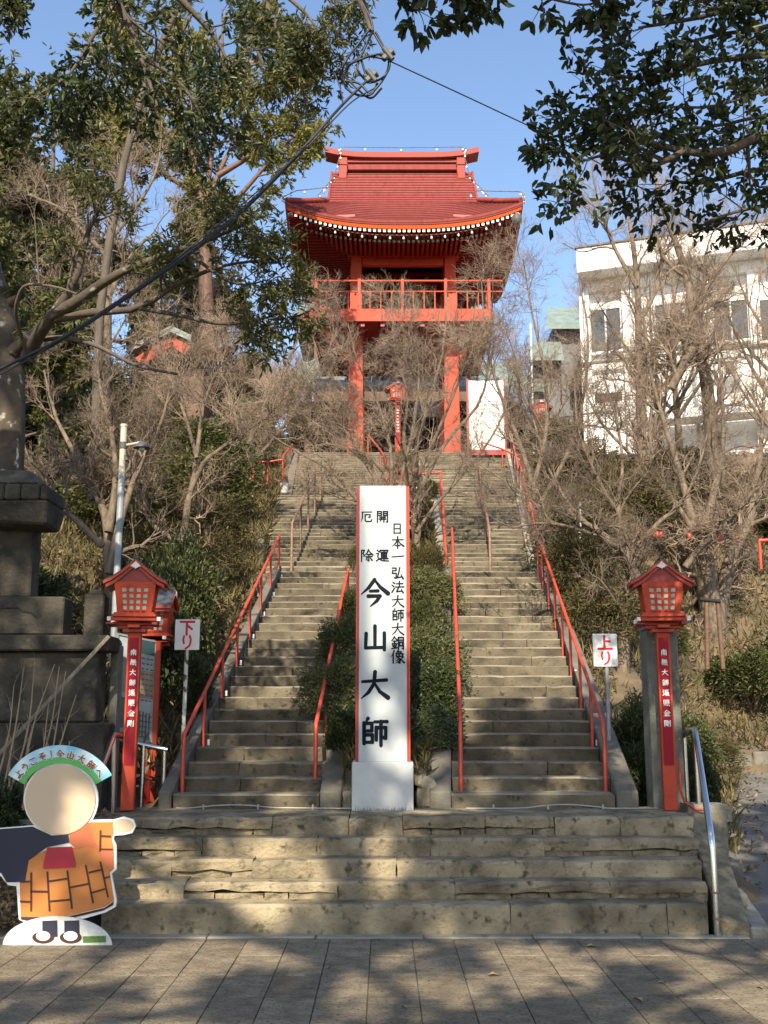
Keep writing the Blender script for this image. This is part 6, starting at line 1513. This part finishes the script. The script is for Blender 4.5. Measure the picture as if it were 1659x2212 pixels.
# yellow-green cypress
Yc = 25.5
b = at(445, 700, Yc)
limbs = [limb([(450, 760), (445, 640), (443, 540), (440, 470), (425, 380), (400, 280), (380, 180), (370, 60)], Yc, .26, .03)]
for pts in ([(442, 480), (470, 380), (520, 280), (560, 180)], [(441, 470), (455, 350), (470, 240), (480, 120), (480, 20)], [(440, 460), (400, 360), (340, 290), (290, 230)], [(443, 500), (520, 420), (590, 340), (650, 280)], [(400, 290), (330, 200), (280, 120)], [(470, 380), (560, 320), (620, 230), (660, 190)], [(480, 200), (560, 120), (600, 40)], [(430, 420), (360, 380), (300, 340), (250, 300)], [(400, 280), (300, 100), (250, 30)]):
    limbs.append(limb(pts, Yc, .1, .02, rgd.uniform(-1.5, 1.5)))
leafy_tree('tall yellow green cypress with red-brown forked trunk on the left skyline', b, limbs, 55, 'leaf_cypress', L=(1.5, .75, .34), k=(9, 8, 6), per=9, leafL=.15, leafW=.055, droop=.25, flat=.3, bark='wood', s0=.3)
# generic evergreens: two kinds, then copies across the hill
def gen_ever(seed, H, W_):
    rg_ = np.random.default_rng(seed); out = [([Vector((0, 0, -1)), Vector((.1, 0, H * .3)), Vector((-.1, .1, H * .6)), Vector((0, 0, H))], H * .022, .02)]
    for i in range(16):
        z = H * rg_.uniform(.15, .88); a = i * 2.4 + rg_.normal() * .2; l = W_ * (1.15 - .75 * (z / H)) * rg_.uniform(.7, 1.1)
        out.append(([Vector((0, 0, z)), Vector((math.cos(a) * l * .5, math.sin(a) * l * .5, z + l * .25)), Vector((math.cos(a) * l, math.sin(a) * l, z + l * .35))], H * .007, .012))
    return out
GE = 'evergreens on the wooded hill'
eA = leafy_tree('dark broadleaf evergreen on the left slope behind the stone lantern', (0, 0, 0), gen_ever(61, 7, 2.6), 62, 'leaf_mid', L=(1.0, .6, .32), k=(7, 6, 4), per=8, leafL=.17, leafW=.07, group=GE, droop=.15)
eB = leafy_tree('olive evergreen on the left slope behind the lamp', (0, 0, 0), gen_ever(63, 8, 2.4), 64, 'leaf_hedge', L=(1.0, .6, .3), k=(7, 6, 4), per=8, leafL=.16, leafW=.07, group=GE, droop=.15)
ES = [(eA, -6.8, 17.5, .75, 'dark broadleaf evergreen on the left slope just behind the stone lantern'), (eB, -8.6, 21, .95, 'olive evergreen on the left slope above the stone lantern'), (eA, -12, 26, 1.25, 'broad dark evergreen at the left edge behind the big trunk'), (eB, -10.2, 30, 1.25, 'olive evergreen at the top of the left slope'),
      (eA, -6.6, 33, .95, 'evergreen on the left slope behind the red gabled hall'), (eB, -15, 34, 1.5, 'tall olive evergreen at the far left skyline'), (eA, -4.6, 38, .75, 'evergreen to the left of the tower deck'), (eB, -8.2, 41, 1.1, 'tall evergreen behind the cypress trunk'),
      (eA, 17.5, 33, 1.55, 'tall evergreen at the far right edge behind the overhanging leaves'), (eB, 13.2, 22.5, .5, 'dark evergreen beyond the bright red railing on the far right'), (eA, 10.6, 21.5, .34, 'dark bushy evergreen right of the pale forked tree'), (eA, 5.6, 43, .42, 'small evergreen right of the tower railing'), (eB, -12.5, 19.5, 1.1, 'olive evergreen at the left frame edge above the stone cap'), (eB, 16, 27, .6, 'evergreen above the lane at the right edge'), (eA, -6.4, 29, .5, 'low dark evergreen between the lamp and the left stair')]
seen = set()
for i, (src, x, y, s, lb_) in enumerate(ES):
    o = src if id(src) not in seen else dup(src); seen.add(id(src))
    o.location = (x, y, ground(x, y) - .3 if y < 36 else bz(y) - .3); o.rotation_euler = (0, 0, i * 1.7); o.scale = (s, s, s * (1 + .1 * (i % 3))); o['label'] = lb_; o['group'] = GE

# ------------------------------------------------------------------ shrubs
def shrub_mesh(seed, n, L, W_, rx, ry, rz, m, flat=.4):
    rg_ = np.random.default_rng(seed)
    d = rg_.normal(size=(n, 3)); d /= np.linalg.norm(d, axis=1, keepdims=True)
    d[:, 2] = np.where(d[:, 2] < -.35, -d[:, 2], d[:, 2])
    r = rg_.uniform(.35, 1, n) ** .45
    ph = rg_.uniform(0, 6, 6)
    bump = 1 + .16 * np.sin(d[:, 0] * 5 + ph[0]) * np.sin(d[:, 2] * 6 + ph[1]) + .14 * np.sin(d[:, 1] * 7 + ph[2] + d[:, 0] * 3) + .08 * rg_.normal(size=n)
    pos = d * (r * bump)[:, None] * np.array([rx, ry, rz]); pos[:, 2] += rz * .75
    q = d + rg_.normal(size=(n, 3)) * .8; q /= np.linalg.norm(q, axis=1, keepdims=True)
    nr = rg_.normal(size=(n, 3)) * (1 - flat); nr[:, 2] += flat; nr /= np.linalg.norm(nr, axis=1, keepdims=True)
    s = rg_.uniform(.6, 1.3, n)
    V, T = leaf_quads(pos, q, nr, L * s, W_ * s)
    return mesh_np('foliage', V, tris=T, mats=[m])
def stem_mesh(seed, rx, ry, rz, k=10):
    rg_ = np.random.default_rng(seed); L_ = []
    for i in range(k):
        a = rg_.uniform(0, 6.28); e = Vector((math.cos(a) * rx * .7, math.sin(a) * ry * .7, rz * rg_.uniform(.8, 1.5)))
        L_.append(([Vector((0, 0, -.3)), e * .45 + Vector((0, 0, .1)), e], .018, .005))
    P, R_ = limb_set(L_, 6); P2, R2 = grow(rg_, P, R_, 5, rz * .5, n=4, rmin=.003)
    return tubes_mesh('stem', [(P, R_, 5), (P2, R2, 4)], MT['twig_dark'], (0, 0, 0))
SH = {k: (shrub_mesh(100 + i, n, L, W_, 1, 1, 1, MT[m]), stem_mesh(200 + i, 1, 1, 1)) for i, (k, n, L, W_, m) in enumerate((
    ('hedge', 9000, .11, .045, 'leaf_hedge'), ('hedge2', 8000, .12, .04, 'leaf_hedge'), ('dark', 7000, .13, .055, 'leaf_dark'), ('scrub', 6000, .13, .03, 'leaf_scrub'), ('scrub2', 4500, .15, .028, 'leaf_scrub'), ('olive', 6000, .13, .05, 'leaf_mid')))}
def shrub(label, x, y, rx, ry, rz, kind, z=None, rot=None, group=None, name='shrub'):
    z = ground(x, y) if z is None else z
    t = thing(name, label, 'shrub', (x, y, z), group)
    t.scale = (rx, ry, rz); t.rotation_euler = (0, 0, rot if rot is not None else (x * 7.3 + y * 3.1) % 6.28)
    link('foliage', SH[kind][0], t); link('stem', SH[kind][1], t)
    return t
def sx_(u, v, y): return at(u, v, y).x
GH = 'clipped shrubs in the planted strip'
for (u, y, rx, rz, kd, lb_) in ((748, 10.9, .24, .42, 'dark', 'low dark shrub at the left foot of the white pillar'), (742, 11.6, .34, .62, 'hedge', 'dark glossy shrub left of the white pillar at the red rail'), (756, 12.8, .36, .66, 'hedge2', 'green shrub behind the left edge of the white pillar'), (758, 14.2, .36, .6, 'hedge', 'upper green shrub left of the white pillar'),
        (908, 10.9, .22, .42, 'dark', 'low dark shrub at the right foot of the white pillar'), (916, 11.5, .32, .62, 'dark', 'dark leafy shrub right of the white pillar'), (920, 12.5, .36, .66, 'hedge2', 'green shrub right of the white pillar against the red rail'), (922, 13.7, .36, .62, 'hedge', 'mid green shrub higher in the planted strip right of the pillar'), (928, 15.2, .40, .55, 'olive', 'olive shrub near the top of the planted strip'), (925, 16.8, .42, .5, 'scrub', 'brownish shrub at the top of the lower planted strip'), (840, 13.2, .4, .7, 'hedge', 'green shrub hidden mostly behind the white pillar'), (845, 15.6, .5, .6, 'scrub', 'brown shrub behind the top of the white pillar'),
        (780, 17.2, .4, .45, 'scrub2', 'dry twiggy shrub left of the pillar near the middle landing'), (850, 19.5, .45, .45, 'scrub', 'dry shrub at the foot of the bare trees'), (905, 21.8, .45, .45, 'scrub', 'dry shrub in the upper planted strip'), (930, 24, .4, .4, 'olive', 'olive shrub beside the red railing in the strip')):
    shrub(lb_, sx_(u, 1500, y), y, rx * .46, .45, rz * .66, kd, z=bz(y) + .1, group=GH)
GL_ = 'shrubs on the left bank'
for (x, y, rx, ry, rz, kd, lb_) in ((-2.55, 12.1, .34, .4, .75, 'dark', 'dark shrub behind the information board'), (-2.5, 13, .42, .5, .85, 'hedge', 'rounded green shrub behind the small left way sign'), (-2.75, 13.8, .55, .6, .8, 'hedge2', 'lighter green shrub left of the lower stair'), (-2.1, 12.0, .18, .3, .4, 'dark', 'low dark shrub under the small left way sign'), (-3.4, 15.6, .7, .7, .6, 'scrub', 'brown scrub on the left bank below the forked tree'), (-2.7, 16.4, .55, .6, .5, 'scrub2', 'dry scrub beside the left rail top'), (-4.6, 17.6, .9, .8, .8, 'olive', 'olive bush on the left bank'), (-3.3, 18.6, .8, .8, .7, 'scrub', 'brown bush beside the left middle stair'), (-3.6, 21, 1.0, .9, .8, 'olive', 'olive bush left of the middle stair'), (-4.0, 23.5, 1.0, .9, .9, 'hedge', 'green bush below the short red railing'), (-3.6, 25.6, .5, .5, .6, 'hedge2', 'bright green bush behind the white pot'), (-4.0, 28, 1.1, .9, 1.0, 'olive', 'dark olive bush left of the top stair'), (-4.4, 31, 1.2, .9, 1.2, 'dark', 'dark bush at the top left of the stairs'), (-5.6, 13.8, .9, .8, .9, 'dark', 'dark bush behind the stone monument'), (-4.4, 12.6, .7, .6, .8, 'dark', 'dark bush between stone post and street lamp'), (-6.2, 20, 1.3, 1, 1.1, 'dark', 'large dark bush high on the left bank'), (-7.5, 25, 1.4, 1.2, 1.2, 'olive', 'large olive bush high on the left bank'), (-5.6, 24.5, 1.1, 1, 1.0, 'scrub', 'brown bush in the middle of the left bank'), (-3.3, 9.25, .35, .3, .35, 'dark', 'dark undergrowth behind the cutout figure, right part'), (-3.9, 8.95, .5, .3, .4, 'dark', 'dark undergrowth behind the cutout figure at the left edge'), (-2.6, 9.15, .2, .2, .2, 'scrub2', 'dry undergrowth by the left end of the front steps')):
    shrub(lb_, x, y, rx, ry, rz, kd, group=GL_)
GR_ = 'shrubs on the right bank'
for (x, y, rx, ry, rz, kd, lb_) in ((2.62, 11.2, .22, .4, .42, 'dark', 'dark shrub between the right way sign and the stone pillar'), (2.95, 12.2, .40, .45, .62, 'hedge', 'dark clipped shrub left of the right red lantern'), (3.25, 11.6, .26, .35, .55, 'dark', 'dark shrub behind the right stone pillar'), (3.3, 12.9, .3, .4, .45, 'olive', 'olive shrub right of the right red lantern'), (3.9, 14.4, .4, .5, .4, 'hedge2', 'green shrub on the right bank above the lane'), (2.95, 14.6, .45, .6, .6, 'scrub', 'brown scrub beside the right lower handrail'), (3.0, 16.2, .5, .7, .75, 'scrub', 'brownish bush at the middle of the right handrail'), (3.25, 18, .6, .7, .9, 'olive', 'tall olive bush near the top of the right lower rail'), (4.0, 16.6, .6, .6, .6, 'scrub2', 'dry scrub on the right bank behind the lantern'), (3.9, 20, .8, .8, .9, 'scrub', 'brown bush beside the right middle stair'), (4.5, 17.6, .5, .5, .35, 'olive', 'low olive bush above the rough end stone'), (6.6, 19.5, .8, .7, .6, 'hedge', 'green bush under the pale forked tree'), (8.2, 20.2, 1.0, .8, .8, 'dark', 'dark bush at the right edge above the stone wall'), (5.0, 21.5, 1, .9, 1, 'scrub', 'large brown bush in the middle of the right bank'), (7.0, 23, 1.1, 1, .7, 'scrub2', 'dry bush higher on the right bank'), (4.8, 25, 1, .9, .8, 'scrub', 'brown bush below the white building left corner'), (9.4, 24, 1.3, 1, .7, 'dark', 'large dark bush at the far right below the building'), (7.6, 27, 1.4, 1, .6, 'olive', 'olive bush below the building wall'), (4.6, 28.5, .9, .8, 1.0, 'scrub2', 'dry bush beside the upper right kerb'), (4.6, 15.6, .5, .5, .4, 'scrub2', 'dry low bush on the slope right of the lantern')):
    shrub(lb_, x, y, rx, ry, rz, kd, group=GR_)

# rocks at the pillar foot
for (u0, u1, v0, v1, y, sd_, lb_) in ((898, 946, 1683, 1752, 10.25, 1, 'pale rough boulder at the right foot of the white pillar'), (726, 744, 1690, 1722, 10.3, 2, 'small boulder at the left foot of the white pillar'), (738, 764, 1712, 1752, 10.15, 3, 'rounded boulder touching the left side of the pillar base')):
    a = at(u0, v1, y); b = at(u1, v0, y); rgk = np.random.default_rng(sd_)
    t = thing('boulder', lb_, 'rock', ((a.x + b.x) / 2, y, a.z)); bm_ = MB(); n = 10; vs = []; fs = []
    cx, cz, rx, rz_ = (a.x + b.x) / 2, (a.z + b.z) / 2, (b.x - a.x) / 2, (b.z - a.z) / 2 + .02
    for i in range(7):
        th_ = math.pi * (i + .5) / 7
        for j in range(n):
            ph = 2 * math.pi * j / n; f = 1 + .09 * rgk.normal(); sq = lambda c_: math.copysign(abs(c_) ** .6, c_)
            vs.append((cx + rx * sq(math.sin(th_)) * sq(math.cos(ph)) * f, y + .15 + .16 * sq(math.sin(th_)) * sq(math.sin(ph)) * f, cz + rz_ * sq(math.cos(th_)) * f))
    for i in range(6):
        for j in range(n): fs.append((i * n + j, (i + 1) * n + j, (i + 1) * n + (j + 1) % n, i * n + (j + 1) % n))
    fs += [tuple(range(n)), tuple(range(6 * n + n - 1, 6 * n - 1, -1))]
    bm_.add(vs, fs); bm_.build('rock', MT['rock'], t)

# ------------------------------------------------------------------ ground cover: nobody could count these
rgg = np.random.default_rng(99)
def scatter(n, xr, yr, ok, L, W_, m, name, upright=False, zf=None):
    X = rgg.uniform(*xr, n); Y_ = rgg.uniform(*yr, n); keep = [i for i in range(n) if ok(X[i], Y_[i])]
    X, Y_ = X[keep], Y_[keep]; N = len(X); zf = zf or ground
    Z = np.array([zf(a, b) for a, b in zip(X, Y_)]) + .01
    pos = np.stack([X, Y_, Z + (rgg.uniform(0, .05, N))], 1)
    d = rgg.normal(size=(N, 3)); d[:, 2] = np.abs(d[:, 2]) * .5 + (1.2 if upright else .1); d /= np.linalg.norm(d, axis=1, keepdims=True)
    nr = rgg.normal(size=(N, 3)) * .6; nr[:, 2] += .5; nr /= np.linalg.norm(nr, axis=1, keepdims=True)
    s = rgg.uniform(.6, 1.4, N)
    V, T = leaf_quads(pos, d, nr, L * s, W_ * s)
    o = link(name, mesh_np(name, V, tris=T, mats=[m])); o['kind'] = 'stuff'; tagset(o); return o
bankL = lambda x, y: (y > 10.5 or x < -3.0) and x < -2.05 - .07 * max(0, y - 18)
bankR = lambda x, y: x > 2.4 + .05 * (y - 10) + .08 * max(0, y - 18) and (x < road_edge(y) + .1 if y < 18.3 else True)
o = scatter(26000, (-11, -2), (9.6, 34), bankL, .13, .05, MT['litter'], 'dry_leaves_left'); o.name = 'dry_leaf_litter'; o['label'] = 'carpet of brown dry leaves covering the left bank'; o['category'] = 'leaf litter'
o = scatter(22000, (2.4, 12), (10.5, 32), bankR, .12, .045, MT['litter'], 'dry_leaves_right'); o.name = 'dry_leaf_litter'; o['label'] = 'carpet of brown dry leaves covering the right bank'; o['category'] = 'leaf litter'
o = scatter(26000, (-9, -2), (11, 32), bankL, .26, .022, MT['grass'], 'grass', True); o.name = 'dry_grass'; o['label'] = 'dry straw-coloured grass growing over the left bank'; o['category'] = 'grass'
o = scatter(26000, (2.4, 11), (11, 30), bankR, .24, .02, MT['grass'], 'grass', True); o.name = 'dry_grass'; o['label'] = 'dry straw-coloured grass growing over the right bank'; o['category'] = 'grass'
strip_z = lambda x, y: bz(y) + .22
strip_ok = lambda x, y: float(np.interp(y, [F1Y, F1TOP, F2TOP, F3TOP], [-.4, -.12, .08, .5])) < x < float(np.interp(y, [F1Y, F1TOP, F2TOP, F3TOP], [.42, .92, 1.05, .85]))
o = scatter(16000, (-.5, 1.1), (10.3, 31), strip_ok, .16, .035, MT['leaf_scrub'], 'ground_cover', True, strip_z); o.name = 'ground_cover'; o['label'] = 'low brownish ground cover in the planted strip between the stairs'; o['category'] = 'ground cover'
# litter along the lane edge and in the left corner
o = scatter(2600, (2.95, 7), (9.5, 18), lambda x, y: abs(x - road_edge(y) - .15) < .35 * abs(rgg.normal()), .06, .035, MT['litter'], 'lane_leaves', False, lambda x, y: max(road_z(y) + .03, 0)); o.name = 'lane_leaf_litter'; o['label'] = 'dry leaves gathered along the edge of the asphalt lane'; o['category'] = 'leaf litter'
o = scatter(2500, (-4.6, -2.35), (8.42, 9.6), lambda x, y: True, .07, .035, MT['litter'], 'corner_leaves'); o.name = 'corner_leaf_litter'; o['label'] = 'dry leaves on the bare soil behind the cutout figure'; o['category'] = 'leaf litter'
# single fallen leaves on paving and steps
lv, lt = leaf_quads(np.zeros((1, 3)), np.array([[1., 0, 0]]), np.array([[0, 0, 1.]]), np.array([.085]), np.array([.04]), .3)
lme = mesh_np('fallen_leaf', lv, tris=lt, mats=[mat('fallen_leaf', (.36, .30, .16), (.22, .14, .07), rough=.7, scale=3)])
for i, (u, v, lb_) in enumerate(((1052, 2108, 'pale fallen leaf lying on the paving near the centre'), (1390, 2165, 'curled fallen leaf on the paving lower right of centre'), (1480, 2146, 'dark fallen leaf on the paving at the right'), (1265, 2016 + 30, 'fallen leaf on the paving below the right steps'), (1650, 2138, 'fallen leaf on the paving at the far right edge'), (715, 2090, 'dark small fallen leaf on the left centre paving'), (1418, 2125, 'fallen leaf lying flat on the right paving'), (880, 2180, 'tiny fallen leaf near the bottom centre of the paving'))):
    y_, x_, c_, s_ = None, (u - 829.5) / F, math.cos(PIT), math.sin(PIT); yy_ = (1106 - v) / F
    t_ = -CZ / (s_ + yy_ * c_); q = Vector((x_ * t_, t_ * (c_ - yy_ * s_), .004))
    o = link('fallen_leaf', lme); o.location = q; o.rotation_euler = (.1, -.1, i * 2.1); o.scale = (1 if i < 4 else .7,) * 3; tagset(o, lb_, 'leaf', 'fallen leaves on the paving')

# ------------------------------------------------------------------ trees behind the viewer: they throw the dappled shade
def tall_crown(seed, H):
    rg_ = np.random.default_rng(seed); out = [([Vector((0, 0, -1)), Vector((.1, 0, H * .3)), Vector((-.1, .1, H * .6)), Vector((0, 0, H * .95))], H * .022, .02)]
    for i in range(15):
        z = H * (rg_.uniform(.60, .90) if i < 11 else rg_.uniform(.40, .58)); a = i * 2.4 + rg_.normal() * .3; l = 2.2 * rg_.uniform(.6, 1.1)
        out.append(([Vector((0, 0, z - .3)), Vector((math.cos(a) * l * .5, math.sin(a) * l * .5, z)), Vector((math.cos(a) * l, math.sin(a) * l, z + .1 * l))], .06, .012))
    return out
eC = leafy_tree('broad evergreen standing behind the viewer that shades the paving', (0, 0, 0), tall_crown(71, 9), 72, 'leaf_mid', L=(.75, .42, .2), k=(5, 4, 5), per=6, leafL=.15, leafW=.08, group='trees behind the viewer')
for i, (x, y, s, z, rot_) in enumerate(SHADE):
    o = eC if i == 0 else dup(eC)
    o.location = (x, y, z); o.rotation_euler = (0, 0, rot_); o.scale = (s, s, s)
    o['label'] = ['broad evergreen standing behind the viewer to the left', 'broad evergreen standing behind the viewer to the right', 'broad evergreen third from the left behind the viewer', 'broad evergreen farthest right behind the viewer', 'evergreen beside the viewer outside the left of the picture', 'evergreen beside the viewer outside the right of the picture'][i]
